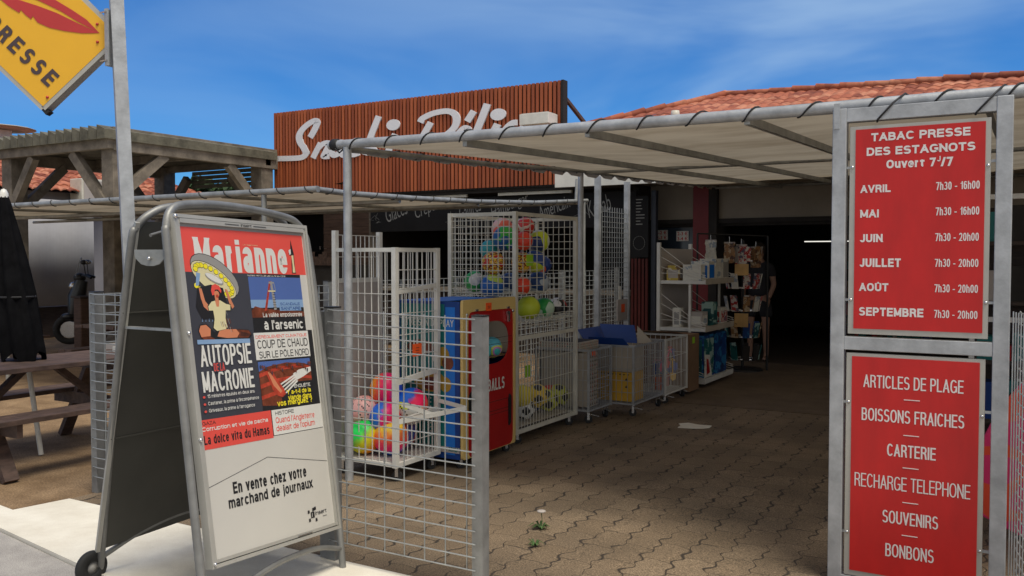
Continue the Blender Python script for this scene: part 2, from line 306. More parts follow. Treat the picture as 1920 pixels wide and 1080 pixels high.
# ---------------------------------------------------------------- mesh builder
class MB:
    def __init__(s): s.v = []; s.f = []; s.m = []; s.mats = []; s.sm = []
    def mi(s, m):
        if m is None: return 0
        if m not in s.mats: s.mats.append(m)
        return s.mats.index(m)
    def add(s, vs, fs, m=None, smooth=False):
        k = len(s.v); s.v += [Vector(p) for p in vs]; i = s.mi(m)
        for f in fs: s.f.append([k+a for a in f]); s.m.append(i); s.sm.append(smooth)
    def box(s, x0, x1, y0, y1, z0, z1, m=None):
        s.add([(x0,y0,z0),(x1,y0,z0),(x1,y1,z0),(x0,y1,z0),(x0,y0,z1),(x1,y0,z1),(x1,y1,z1),(x0,y1,z1)],
              [(0,3,2,1),(4,5,6,7),(0,1,5,4),(1,2,6,5),(2,3,7,6),(3,0,4,7)], m)
    def bar(s, p, q, w, h=None, m=None, up=(0,0,1)):
        p, q = Vector(p), Vector(q); h = h or w; d = (q-p).normalized(); up = Vector(up)
        if abs(d.dot(up)) > .98: up = Vector((1,0,0)) if abs(d.x) < .9 else Vector((0,1,0))
        a = d.cross(up).normalized()*(w/2); b = a.cross(d).normalized()*(h/2)
        vs = [c+i*a+j*b for c in (p, q) for i, j in ((-1,-1),(1,-1),(1,1),(-1,1))]
        s.add(vs, [(0,1,2,3),(7,6,5,4),(0,4,5,1),(1,5,6,2),(2,6,7,3),(3,7,4,0)], m)
    def tube(s, pts, r, n=10, m=None, cap=True, radii=None):
        pts = [Vector(p) for p in pts]; rings = []; k = len(s.v); L = len(pts)
        d0 = (pts[1]-pts[0]).normalized(); a = d0.orthogonal().normalized()
        for i, p in enumerate(pts):
            d = (pts[min(i+1, L-1)]-pts[max(i-1, 0)]).normalized()
            a = (a-d*a.dot(d)).normalized(); b = d.cross(a); rr = radii[i] if radii else r
            rings.append([p+(a*math.cos(t)+b*math.sin(t))*rr for t in [2*math.pi*j/n for j in range(n)]])
        vs = [q for ring in rings for q in ring]
        fs = [(i*n+j, i*n+(j+1) % n, (i+1)*n+(j+1) % n, (i+1)*n+j) for i in range(L-1) for j in range(n)]
        s.add(vs, fs, m, True)
        if cap: s.add(rings[0], [tuple(range(n))[::-1]], m); s.add(rings[-1], [tuple(range(n))], m)
    def sphere(s, c, r, nu=24, nv=14, m=None, scale=(1,1,1), mf=None):
        c = Vector(c); vs = []
        for i in range(nv+1):
            th = math.pi*i/nv
            for j in range(nu):
                ph = 2*math.pi*j/nu; vs.append(Vector((math.sin(th)*math.cos(ph)*scale[0], math.sin(th)*math.sin(ph)*scale[1], math.cos(th)*scale[2]))*r+c)
        fs = [(i*nu+j, (i+1)*nu+j, (i+1)*nu+(j+1) % nu, i*nu+(j+1) % nu) for i in range(nv) for j in range(nu)]
        if mf is None: s.add(vs, fs, m, True)
        else:
            k = len(s.v); s.v += vs
            for f in fs:
                d = (sum((vs[a] for a in f), Vector())/4-c).normalized(); s.f.append([k+a for a in f]); s.m.append(s.mi(mf(d))); s.sm.append(True)
    def lathe(s, prof, c, n=16, m=None, axis='z'):
        vs = []; c = Vector(c)
        for r, z in prof:
            for j in range(n):
                t = 2*math.pi*j/n; x, y = r*math.cos(t), r*math.sin(t)
                p = {'z': (x, y, z), 'x': (z, x, y), 'y': (x, z, y)}[axis]; vs.append(c+Vector(p))
        s.add(vs, [(i*n+j, i*n+(j+1) % n, (i+1)*n+(j+1) % n, (i+1)*n+j) for i in range(len(prof)-1) for j in range(n)], m, True)
    def poly(s, pts, m=None): s.add(pts, [tuple(range(len(pts)))], m)
    def prism(s, pts, ext, m=None):
        pts = [Vector(p) for p in pts]; e = Vector(ext); n = len(pts)
        s.add(pts+[p+e for p in pts], [tuple(range(n))[::-1], tuple(range(n, 2*n))]+[(i, (i+1) % n, (i+1) % n+n, i+n) for i in range(n)], m)
    def grid(s, o, u, v, nu, nv, r, m=None, ext=0.0, off=None):
        o, u, v = Vector(o), Vector(u), Vector(v); off = Vector(off) if off else u.cross(v).normalized()*r*1.6
        for i in range(nu+1): a = o+u*i/nu; s.bar(a-v.normalized()*ext, a+v+v.normalized()*ext, 2*r, 2*r, m, up=u)
        for j in range(nv+1): a = o+v*j/nv+off; s.bar(a, a+u, 2*r, 2*r, m, up=v)
    def xf(s, M): s.v = [M @ p for p in s.v]; return s
    def build(s, name, m=None, parent=None, bevel=0):
        if not s.mats: s.mats = [m]
        elif m is not None and None in s.mats: pass
        o0 = Vector(LOC.get(parent, (0,0,0))) if parent is not None else Vector((0,0,0))
        me = bpy.data.meshes.new(name); ctr = None
        if parent is None:
            xs = [p.x for p in s.v]; ys = [p.y for p in s.v]; zs = [p.z for p in s.v]
            ctr = Vector(((min(xs)+max(xs))/2, (min(ys)+max(ys))/2, min(zs))); o0 = ctr
        me.from_pydata([p-o0 for p in s.v], [], s.f)
        for a in s.mats: me.materials.append(a)
        me.polygons.foreach_set('material_index', s.m); me.polygons.foreach_set('use_smooth', s.sm)
        bm = bmesh.new(); bm.from_mesh(me); bmesh.ops.recalc_face_normals(bm, faces=bm.faces); bm.to_mesh(me); bm.free()
        me.update()
        o = bpy.data.objects.new(name, me); C.objects.link(o)
        if parent is None: o.location = ctr; LOC[o] = ctr
        else: o.parent = parent; LOC[o] = o0
        if bevel:
            b = o.modifiers.new('bevel', 'BEVEL'); b.width = bevel; b.segments = 2; b.limit_method = 'ANGLE'
        return o
LOC = {}
class MM1(MB):
    """builder with one default material"""
    def __init__(s, m): super().__init__(); s.d = m; s.mats = [m]
    def mi(s, m):
        if m is None: m = s.d
        if m not in s.mats: s.mats.append(m)
        return s.mats.index(m)
def thing(name, loc, label, cat, group=None):
    o = bpy.data.objects.new(name, None); C.objects.link(o); o.location = loc; o.empty_display_size = .1
    LOC[o] = Vector(loc); return tag(o, label, cat, group)
def tag(o, label, cat, group=None):
    o['label'] = label; o['category'] = cat
    if group: o['group'] = group
    return o
def struct(o): o['kind'] = 'structure'; return o

def text(mb, s, box, mapf, m, bold=0.0, shear=0.0, lift=.0015, keep=None):
    """fit the word to box (x0,y0,x1,y1) and map it with mapf(x, y, lift)"""
    cu = bpy.data.curves.new('t', 'FONT'); cu.body = s; cu.offset = bold; cu.resolution_u = 3; cu.shear = shear
    ob = bpy.data.objects.new('t', cu); me = bpy.data.meshes.new_from_object(ob)
    vs = [v.co.copy() for v in me.vertices]; fs = [tuple(p.vertices) for p in me.polygons]
    bpy.data.objects.remove(ob); bpy.data.curves.remove(cu)
    if not vs: return
    x0 = min(v.x for v in vs); x1 = max(v.x for v in vs); y0 = min(v.y for v in vs); y1 = max(v.y for v in vs)
    a, b, c, d = box
    mb.add([mapf(a+(c-a)*(v.x-x0)/(x1-x0), b+(d-b)*(v.y-y0)/(y1-y0), lift) for v in vs], fs, m)
    bpy.data.meshes.remove(me)
def catmull(pts, k=6):
    P = [Vector(p) for p in pts]
    if len(P) < 3: return P
    P = [2*P[0]-P[1]]+P+[2*P[-1]-P[-2]]; o = []
    for i in range(1, len(P)-2):
        for j in range(k):
            t = j/k; a, b, c, d = P[i-1:i+3]
            o.append(.5*((2*b)+(c-a)*t+(2*a-5*b+4*c-d)*t*t+(3*b-a-3*c+d)*t**3))
    o.append(P[-2]); return o

# ---------------------------------------------------------------- drawn grotesque lettering (strokes turned into polygons)
def _e(cx, cy, rx, ry, a0, a1, n=None, k=2.35):
    n = n or max(4, int(abs(a1-a0)/14)); o = []
    for i in range(n+1):
        a = R(a0+(a1-a0)*i/n); c_, s_ = math.cos(a), math.sin(a)
        o.append((cx+rx*math.copysign(abs(c_)**(2/k), c_), cy+ry*math.copysign(abs(s_)**(2/k), s_)))
    return o
X_ = .74
def _n(w=1.0): return [(0, 0), (0, X_)], [(0, X_*.62)]+_e(.5, X_*.62, .5, X_*.38, 180, 0)+[(1, 0)]
def _o(y0=0, y1=None): y1 = X_ if y1 is None else y1; c = (y0+y1)/2; return _e(.5, c, .5, (y1-y0)/2, 0, 360, 26)
G = {
'A': (.78, [[(0,0),(.5,1)], [(.5,1),(1,0)], [(.19,.30),(.81,.30)]]), 'B': (.68, [[(0,0),(0,1)], [(0,1),(.5,1)]+_e(.5,.765,.42,.235,90,-90)+[(0,.53)], [(0,.53),(.55,.53)]+_e(.55,.265,.45,.265,90,-90)+[(0,0)]]),
'C': (.76, [_e(.52,.5,.5,.5,38,322)]), 'D': (.74, [[(0,0),(0,1)], [(0,1),(.42,1)]+_e(.42,.5,.58,.5,90,-90)+[(0,0)]]), 'E': (.62, [[(1,0),(0,0),(0,1),(1,1)], [(0,.52),(.92,.52)]]),
'F': (.58, [[(0,0),(0,1),(1,1)], [(0,.50),(.88,.50)]]), 'G': (.80, [_e(.5,.5,.5,.5,40,330)+[(.98,.18)], [(.55,.46),(1,.46),(1,.02)]]), 'H': (.72, [[(0,0),(0,1)], [(1,0),(1,1)], [(0,.52),(1,.52)]]),
'I': (0, [[(0,0),(0,1)]]), 'J': (.50, [[(1,1),(1,.32)]+_e(.5,.30,.5,.30,0,-165)]), 'L': (.56, [[(0,1),(0,0),(1,0)]]), 'M': (.86, [[(0,0),(0,1)], [(0,1),(.5,.04)], [(.5,.04),(1,1)], [(1,1),(1,0)]]),
'N': (.72, [[(0,0),(0,1)], [(0,1),(1,0)], [(1,0),(1,1)]]), 'O': (.82, [_e(.5,.5,.5,.5,0,360,28)]), 'P': (.66, [[(0,0),(0,1)], [(0,1),(.5,1)]+_e(.5,.735,.5,.265,90,-90)+[(0,.47)]]),
'Q': (.82, [_e(.5,.5,.5,.5,0,360,28), [(.6,.24),(1,-.04)]]), 'R': (.70, [[(0,0),(0,1)], [(0,1),(.5,1)]+_e(.5,.755,.45,.245,90,-90)+[(0,.51)], [(.5,.5),(.86,.40),(.92,.2),(1,0)]]),
'S': (.68, [_e(.5,.745,.45,.255,25,180)+_e(.5,.745,.45,.22,180,250,5)[1:]+_e(.5,.265,.5,.25,70,0,5)+_e(.5,.265,.5,.265,0,-155)[1:]]), 'T': (.66, [[(0,1),(1,1)], [(.5,1),(.5,0)]]), 'U': (.72, [[(0,1),(0,.36)]+_e(.5,.36,.5,.36,180,360)+[(1,1)]]),
'V': (.74, [[(0,1),(.5,0)], [(.5,0),(1,1)]]), 'X': (.7, [[(0,0),(1,1)], [(0,1),(1,0)]]), 'Y': (.7, [[(0,1),(.5,.45)], [(1,1),(.5,.45)], [(.5,.45),(.5,0)]]), 'Z': (.62, [[(0,1),(1,1),(0,0),(1,0)]]), 'K': (.70, [[(0,0),(0,1)], [(1,1),(0,.38)], [(.32,.58),(1,0)]]), 'W': (1.05, [[(0,1),(.25,0)], [(.25,0),(.5,1)], [(.5,1),(.75,0)], [(.75,0),(1,1)]]),
'a': (.52, [_e(.47,X_*.7,.46,X_*.3,160,0)+[(.93,.0)], [(.93,X_*.55),(.5,X_*.52)]+_e(.42,X_*.26,.42,X_*.26,90,270)+[(.7,.04),(.93,.2)]]),
'b': (.56, [[(0,0),(0,1)], _o()]), 'c': (.52, [_e(.52,X_/2,.5,X_/2,42,318)]), 'd': (.56, [[(1,0),(1,1)], _o()]), 'e': (.54, [[(.02,X_*.50),(1,X_*.50)]+_e(.5,X_/2,.5,X_/2,0,322)]),
'f': (.32, [[(.42,0),(.42,.80)]+_e(1.0,.80,.58,.2,180,95), [(0,X_),(.95,X_)]]), 'g': (.56, [_o(), [(1,X_),(1,-.06)]+_e(.5,-.06,.5,.2,0,-150)]), 'h': (.54, [[(0,0),(0,1)], [(0,X_*.62)]+_e(.5,X_*.62,.5,X_*.38,180,0)+[(1,0)]]),
'i': (0, [[(0,0),(0,X_)], 'dot']), 'j': (.12, [[(1,X_),(1,-.1)]+_e(-.4,-.1,1.4,.16,0,-80), 'dotr']), 'l': (0, [[(0,0),(0,1)]]), 'm': (.92, [[(0,0),(0,X_)], [(0,X_*.64)]+_e(.25,X_*.64,.25,X_*.36,180,0)+[(.5,0)], [(.5,X_*.64)]+_e(.75,X_*.64,.25,X_*.36,180,0)+[(1,0)]]),
'n': (.54, list(_n())), 'o': (.56, [_o()]), 'p': (.56, [[(0,-.24),(0,X_)], _o()]), 'q': (.56, [[(1,-.24),(1,X_)], _o()]), 'r': (.30, [[(0,0),(0,X_)], [(0,X_*.55)]+_e(1.0,X_*.55,1.0,X_*.45,180,88)]),
's': (.50, [_e(.5,X_*.745,.45,X_*.255,25,180)+_e(.5,X_*.745,.45,X_*.22,180,250,4)[1:]+_e(.5,X_*.265,.5,X_*.25,70,0,4)+_e(.5,X_*.265,.5,X_*.265,0,-155)[1:]]), 't': (.36, [[(.45,.94),(.45,.18)]+_e(1.0,.18,.55,.18,180,265), [(0,X_),(1,X_)]]),
'u': (.54, [[(0,X_),(0,X_*.38)]+_e(.5,X_*.38,.5,X_*.38,180,360), [(1,X_),(1,0)]]), 'v': (.54, [[(0,X_),(.5,0)], [(.5,0),(1,X_)]]), 'x': (.5, [[(0,0),(1,X_)], [(0,X_),(1,0)]]), 'z': (.46, [[(0,X_),(1,X_),(0,0),(1,0)]]),
'y': (.54, [[(0,X_),(.5,.02)], [(1,X_),(.42,-.16),(.1,-.24)]]), '0': (.56, [_e(.5,.5,.5,.5,0,360,28)]), '1': (.32, [[(1,0),(1,1)], [(1,.98),(.75,.82),(0,.72)]]), '2': (.56, [_e(.5,.73,.48,.27,170,-20)+[(.7,.36),(.05,0)], [(.0,0),(1,0)]]),
'3': (.56, [_e(.48,.76,.44,.24,155,-80)+[(.35,.53)], [(.35,.53)]+_e(.48,.265,.52,.265,80,-158)]), '4': (.58, [[(.75,0),(.75,1)], [(.75,1),(0,.28)], [(0,.26),(1,.26)]]), '5': (.56, [[(.92,1),(.18,1),(.06,.5)], [(.06,.5)]+_e(.48,.32,.5,.32,130,-158)]),
'6': (.56, [_e(.5,.32,.5,.32,0,360,20), _e(.52,.5,.52,.5,45,180)+[(0,.32)]]), '7': (.56, [[(0,1),(1,1),(.35,0)]]), '8': (.56, [_e(.5,.76,.44,.24,0,360,20), _e(.5,.265,.5,.265,0,360,20)]), '9': (.56, [_e(.5,.68,.5,.32,0,360,20), _e(.48,.5,.52,.5,-135,0)+[(1,.68)]]),
'-': (.28, [[(0,.36),(1,.36)]]), '/': (.32, [[(0,0),(1,1)]]), '.': (0, ['pt']), ',': (.06, [[(1,.12),(.2,-.14)]]), "'": (0, [[(0,.72),(0,1)]]), '?': (.52, [_e(.5,.74,.46,.26,165,-50)+[(.5,.42),(.5,.24)], 'ptm']), ' ': (.16, []), ':': (0, ['pt', [(0,.5),(0,.6)]])}
ACC = {'É': ('E', 1), 'È': ('E', -1), 'Ê': ('E', 2), 'Û': ('U', 2), 'Ô': ('O', 2), 'é': ('e', 1), 'è': ('e', -1), 'ê': ('e', 2), 'à': ('a', -1), 'ô': ('o', 2)}
def ribbon(P, h, cut=True):
    """offset a 2D polyline by h with mitred joints; ends on the base or cap line are cut level"""
    P = [Vector(p).to_2d() if len(p) > 2 else Vector(p) for p in P]; P = [p for i, p in enumerate(P) if i == 0 or (p-P[i-1]).length > 1e-6]; L, Rr = [], []; closed = (P[0]-P[-1]).length < 1e-5
    n = len(P)
    for i in range(n):
        d0 = (P[i]-P[i-1]).normalized() if i > 0 else ((P[-1]-P[-2]).normalized() if closed else None)
        d1 = (P[i+1]-P[i]).normalized() if i < n-1 else ((P[1]-P[0]).normalized() if closed else None)
        if d0 is None: d0 = d1; end = True
        elif d1 is None: d1 = d0; end = True
        else: end = False
        if end and cut and abs(d0.y) > .55 and abs(d0.x) > .02: o = Vector((-h/abs(d0.y)*(1 if d0.y > 0 else -1), 0))
        else:
            d = (d0+d1); d = d.normalized() if d.length > 1e-6 else d0; nn = Vector((-d.y, d.x)); k = max(.5, nn.dot(Vector((-d0.y, d0.x)))); o = nn*h/k
        L.append(P[i]+o); Rr.append(P[i]-o)
    return L, Rr
def stroke_text(mb, s, box, mapf, m, bold=.0, shear=0.0, lift=.0015, weight=None, gap=None, ls=.00012):
    x0, y0, x1, y1 = box; H = y1-y0
    wt = (weight if weight is not None else .15+bold*1.4)                     # stroke thickness / cap height
    caps = any(c.isupper() or c in ACC and ACC[c][0].isupper() or c.isdigit() or c in 'bdfhkltijéèêàô' for c in s)
    top = 1.0 if caps else X_
    if any(c in 'ÉÈÊÛÔ' for c in s): top = 1.27
    bot = -.24 if any(c in 'gjpqy' for c in s) else 0.0
    sc_ = H/(top-bot); tt = wt*sc_; gp = (gap if gap is not None else .105)*sc_
    items = []; sw = 0
    for c in s:
        a = ACC.get(c, (c, 0)); g_ = G.get(a[0]) or G['-']; items.append((g_[0], g_[1], a)); sw += g_[0]*sc_
    n_ = len(items)
    for _ in range(30):                                                         # condense the letters, then thin the strokes
        kx = ((x1-x0)-n_*tt-(n_-1)*gp)/max(sw, 1e-6)
        if kx > .44 or sw < 1e-6: break
        tt *= .95; gp *= .95
    li = [0]
    def put(P, h=None):
        L, Q = ribbon(P, (h or tt/2)); li[0] += 1; z = lift+(li[0] % 5)*ls; n = len(L); sh = lambda p: p[0]+shear*(p[1]-y0)
        mb.add([mapf(sh(p), p[1], z) for p in L+Q], [(i, i+1, n+i+1, n+i) for i in range(n-1)], m)
    pos = x0
    for w, sts, (ch, ac) in items:
        x_ = pos+tt/2; pos += w*sc_*kx+tt+gp; Xf = lambda u: x_+u*w*sc_*kx
        yb = y0-bot*sc_; Yf = lambda v: yb+tt/2+v*(sc_-tt)
        for st in sts:
            if isinstance(st, str):
                if st in ('dot', 'dotr'): xx = Xf(1 if st == 'dotr' else 0); put([(xx, yb+sc_*1.0-min(tt, .15*sc_)), (xx, yb+sc_*1.0)])
                elif st == 'pt': put([(Xf(0), Yf(0)-tt*.5), (Xf(0), Yf(0)+tt*.5)])
                elif st == 'ptm': put([(Xf(.5), Yf(0)-tt*.5), (Xf(.5), Yf(0)+tt*.5)])
                continue
            P = []
            for u, v in st:
                y = Yf(v); P.append((Xf(u), y))
            # stroke ends on the base / cap / x line reach the full height
            for idx, o_ in ((0, 1), (-1, -2)):
                if len(P) > 1 and abs(P[idx][1]-P[o_][1]) > abs(P[idx][0]-P[o_][0])*.5 and any(abs(st[idx][1]-q) < 1e-3 for q in (0, 1, X_)):
                    up = 1 if P[idx][1] > P[o_][1] else -1; dd = Vector(P[idx])-Vector(P[o_]); f = (tt/2)/abs(dd.y); P[idx] = (P[idx][0]+dd.x*f, P[idx][1]+up*tt/2)
                elif len(P) > 1 and abs(P[idx][0]-P[o_][0]) > 1e-9 and abs(P[idx][1]-P[o_][1]) < 1e-9 and any(abs(st[idx][0]-q) < 1e-3 for q in (0, 1, .95, .92, .88)):
                    P[idx] = (P[idx][0]+(tt/2)*(1 if P[idx][0] > P[o_][0] else -1), P[idx][1])
            put(P)
        if ac:
            b0 = 1.06 if ch.isupper() else .84; xm = Xf(.5); yy = Yf(b0); hh = sc_*.13; q = .10*sc_*kx
            if ac == 1: put([(xm-q*.5, yy), (xm+q, yy+hh)], tt*.42)
            elif ac == -1: put([(xm+q*.5, yy), (xm-q, yy+hh)], tt*.42)
            else: put([(xm-q*1.3, yy), (xm, yy+hh), (xm+q*1.3, yy)], tt*.36)
SNACK = {'S': [[(-11.145, 3.671), (-11.06, 3.772), (-10.995, 3.867), (-10.971, 3.924), (-11.026, 3.961), (-11.162, 3.924), (-11.316, 3.838), (-11.406, 3.731), (-11.391, 3.61), (-11.295, 3.49), (-11.252, 3.392), (-11.345, 3.329), (-11.562, 3.324), (-11.961, 3.34)]], 'n': [[(-10.896, 3.553), (-10.976, 3.446), (-11.08, 3.299)], [(-10.976, 3.452), (-10.849, 3.533), (-10.724, 3.548), (-10.716, 3.483), (-10.791, 3.376), (-10.819, 3.313), (-10.687, 3.305)]], 'a': [[(-10.309, 3.52), (-10.461, 3.542), (-10.592, 3.475), (-10.64, 3.379), (-10.578, 3.317), (-10.455, 3.362), (-10.355, 3.471)], [(-10.317, 3.521), (-10.401, 3.37), (-10.379, 3.311), (-10.288, 3.311)]], 'c': [[(-9.972, 3.527), (-10.083, 3.546), (-10.196, 3.467), (-10.22, 3.353), (-10.152, 3.303), (-10.003, 3.328)]], 'k': [[(-9.574, 3.922), (-9.677, 3.733), (-9.788, 3.514), (-9.899, 3.288)], [(-9.562, 3.533), (-9.679, 3.467), (-9.81, 3.43)], [(-9.744, 3.449), (-9.672, 3.348), (-9.6, 3.293)]], 'i': [[(-9.22, 3.593), (-9.306, 3.454), (-9.378, 3.29)]], 'D': [[(-8.7, 3.747), (-8.643, 3.814), (-8.424, 3.877), (-8.16, 3.888), (-8.011, 3.822), (-7.979, 3.707), (-8.044, 3.595), (-8.214, 3.489), (-8.426, 3.379), (-8.662, 3.329), (-8.798, 3.332)], [(-8.485, 3.731), (-8.606, 3.571), (-8.764, 3.336)]], 'e': [[(-7.934, 3.464), (-7.806, 3.498), (-7.761, 3.563), (-7.825, 3.589), (-7.928, 3.512), (-7.98, 3.393), (-7.935, 3.32), (-7.787, 3.353)]], 'acc': [[(-7.647, 3.844), (-7.774, 3.691)]], 'l': [[(-7.391, 3.937), (-7.49, 3.726), (-7.591, 3.524), (-7.654, 3.371), (-7.597, 3.341)]], 'i2': [[(-7.201, 3.605), (-7.299, 3.451), (-7.348, 3.35)]], 'c2': [[(-6.851, 3.603), (-6.929, 3.599), (-7.031, 3.53), (-7.073, 3.419), (-7.013, 3.353), (-6.881, 3.385)]], 'e2': [[(-6.756, 3.474), (-6.627, 3.515), (-6.557, 3.58), (-6.621, 3.606), (-6.721, 3.537), (-6.78, 3.429), (-6.727, 3.359), (-6.598, 3.386)]], 's2': [[(-6.269, 3.638), (-6.372, 3.636), (-6.401, 3.583), (-6.332, 3.518), (-6.326, 3.442), (-6.412, 3.403), (-6.516, 3.421)]]}
DOTS = [(-9.265, 3.752), (-7.198, 3.755)]
BALLS = [('neonA', 'neon pink and orange beach ball highest in the white promotion cage', -3.92, 4.915, 0.576, 0.106), ('palepink', 'pale pink ball with thin dark seams at the left back of the white cage', -4.02, 4.794, 0.426, 0.101), ('neonB', 'pink and blue blotched ball under the highest ball of the white cage', -3.86, 4.826, 0.39, 0.101), ('panel', 'white and teal panelled ball with letters resting at the cage opening', -3.74, 4.994, 0.439, 0.106), ('neonC', 'large pink ball with a blue patch at the right of the cage opening', -3.72, 5.226, 0.469, 0.105), ('greeny', 'green and yellow ball low in the left corner of the white cage', -3.98, 4.75, 0.188, 0.112), ('neonD', 'orange, pink and yellow ball at the bottom front of the white cage', -3.8, 4.814, 0.177, 0.111), ('darkneon', 'dim red and blue ball at the bottom right of the white cage', -3.86, 5.251, 0.121, 0.107), ('orange', 'plain orange ball wedged behind the lettered ball', -3.9, 5.06, 0.323, 0.085), ('greenw', 'green ball with a white patch, lowest left in the high ball cage', -4.0, 6.2, 1.308, 0.08), ('bluelime', 'blue ball with big lime patches on the floor of the high ball cage', -3.82, 6.189, 1.271, 0.093), ('leopard', 'red and yellow leopard print ball in the middle of the high ball cage', -3.82, 6.206, 1.465, 0.088), ('gby', 'green, lime and blue ball near the top left of the ball pile', -3.78, 6.328, 1.669, 0.094), ('teal', 'teal ball with a dark band behind the pile at its left edge', -3.95, 6.348, 1.577, 0.072), ('redw', 'salmon and white ball behind the green and lime ball', -3.98, 6.618, 1.757, 0.089), ('redw2', 'red and white swirled ball at the very top of the pile', -3.75, 6.619, 1.776, 0.074), ('greyr', 'grey ball with an orange red lower half near the cage corner post', -3.66, 6.433, 1.648, 0.072), ('volley', 'yellow and white volleyball at the top right of the pile', -3.72, 6.804, 1.655, 0.089), ('yellowb', 'yellow and blue volleyball below the top right volleyball', -3.68, 6.664, 1.477, 0.088), ('orangeb', 'small orange and blue ball peeping out at the right of the pile', -3.85, 7.134, 1.446, 0.069), ('bluew', 'dark blue and white ball at the bottom right of the pile', -3.72, 6.795, 1.289, 0.089), ('greyr', 'grey and orange red ball low down by the cage corner post', -3.66, 6.415, 1.272, 0.067), ('leopard', 'second leopard print ball beside the cage corner post', -3.72, 6.502, 1.468, 0.082), ('bluew', 'navy and white ball beside the blue and lime ball', -3.9, 6.601, 1.291, 0.079), ('lime', 'plain yellow green ball on the lower shelf of the ball cage', -3.66, 6.516, 1.083, 0.091), ('greens', 'green ball with pale seams on the lower shelf of the ball cage', -3.7, 6.867, 1.06, 0.085), ('redw3', 'white, black and red ball at the right end of the lower shelf', -3.74, 7.201, 1.043, 0.089), ('yellow', 'plain yellow ball at the left of the bottom ball basket', -3.66, 6.398, 0.347, 0.085), ('soccery', 'yellow football with black patches on top of the bottom basket', -3.66, 6.668, 0.311, 0.093), ('red', 'red ball half hidden behind the yellow football', -3.8, 7.159, 0.253, 0.074), ('soccerw', 'white football with black patches at the foot of the basket', -3.66, 6.453, 0.104, 0.081), ('blue', 'dark blue ball at the bottom of the basket between two footballs', -3.8, 6.864, 0.043, 0.091), ('soccerg', 'yellow green football with black patches in the basket bottom', -3.68, 6.903, 0.081, 0.09), ('soccerg', 'yellow green football with black patches rightmost in the basket', -3.72, 7.187, 0.068, 0.094)]

# ================================================================ GROUND AND SETTING
g = MM1(SAND); g.box(-160, 160, -40, 260, -.5, -.12); struct(g.build('ground'))
def sheet(name, pts, m, th=.2):
    b = MM1(m); b.prism([(p[0], p[1], (p[2] if len(p) > 2 else 0)-th) for p in pts], (0, 0, th)); return struct(b.build(name))
sheet('terrace_ground', [(-60,2.2,-.012), (-5.142,2.2,-.012), (-5.142,40,-.012), (-60,40,-.012)], SAND)
sheet('yard_ground', [(-5.138,12.9,-.012), (40,12.9,-.012), (40,40,-.012), (-5.138,40,-.012)], SAND)
b = MM1(PAVER); nx, ny = 60, 28; vs = []
def ss(a, b_, v): q = max(0, min(1, (v-a)/(b_-a))); return q*q*(3-2*q)
for j in range(ny+1):
    y = 3.31+5.43*j/ny
    for i in range(nx+1): x = -5.14+19.14*i/nx; vs.append((x, y, -.06*ss(-2.4, -.9, x)*ss(6.4, 4.5, y)))
b.add(vs+[(x, y, z-.1) for x, y, z in vs], [(j*(nx+1)+i, j*(nx+1)+i+1, (j+1)*(nx+1)+i+1, (j+1)*(nx+1)+i) for j in range(ny) for i in range(nx)], None, True); struct(b.build('paving'))
sheet('terrace_floor', [(-5.14,8.752,.004), (14,8.752,.004), (14,12.69,.004), (-5.14,12.69,.004)], SLAB)
sheet('pavement', [(-5.14,2.74,.03), (-3.0,2.42,.034), (14,2.1,.034), (14,3.30,.004), (-5.14,3.30,.004)], CONC)
sheet('pavement_side', [(-9.5,3.25,.03), (-5.145,2.74,.03), (-5.145,2.95,.018), (-9.5,3.45,.018)], CONC)
sheet('road', [(-40,2.2,.012), (-9.5,3.24,.012), (-5.14,2.735,.012), (-3.0,2.415,.012), (14,2.095,.012), (40,2.0,.012), (40,-20,.012), (-40,-20,.012)], ASPH)
p = MM1(CONC); pts = []
for i in range(9):
    a = i/9*6.283; r = .12+.035*math.sin(i*2.3); pts.append((-2.56+r*1.25*math.cos(a), 7.56+r*math.sin(a), .002))
p.prism(pts, (0,0,.006)); tag(p.build('concrete_patch'), 'pale cement patch set in the wavy brown pavers near the wire bins', 'patch')

# weeds between the pavers
def weed(x, y, n, label, flower=False, s=1.0):
    t = thing('weed', (x, y, 0), label, 'plant'); b = MM1(LEAF)
    for i in range(n):
        a = random.uniform(0, 6.28); l = random.uniform(.05, .11)*s; q = Vector((math.cos(a), math.sin(a), 0)); c = Vector((x, y, 0)); sd_ = Vector((-q.y, q.x, 0))*.006*s
        m_ = c+q*l*.5+Vector((0,0,l*.5)); e_ = c+q*l+Vector((0,0,l*.25))
        b.add([c-sd_, c+sd_, m_+sd_*1.6, m_-sd_*1.6, e_], [(0,1,2,3), (3,2,4)])
    b.build('leaves', parent=t)
    if flower:
        f = MM1(LEAF); f.tube([(x,y,0), (x+.01,y,.05), (x,y+.01,.095)], .002, 5); f.build('stalk', parent=t)
        f = MM1(PALEBOARD); f.sphere((x, y+.01, .098), .022, 10, 6, scale=(1.2,1.2,.35)); f.build('flower', parent=t)
weed(-2.31, 4.25, 20, 'small green weed with a white flower head growing between the pavers', True, .75)
weed(-2.20, 3.99, 12, 'low flat green weed between the pavers, without a flower', False, .6)

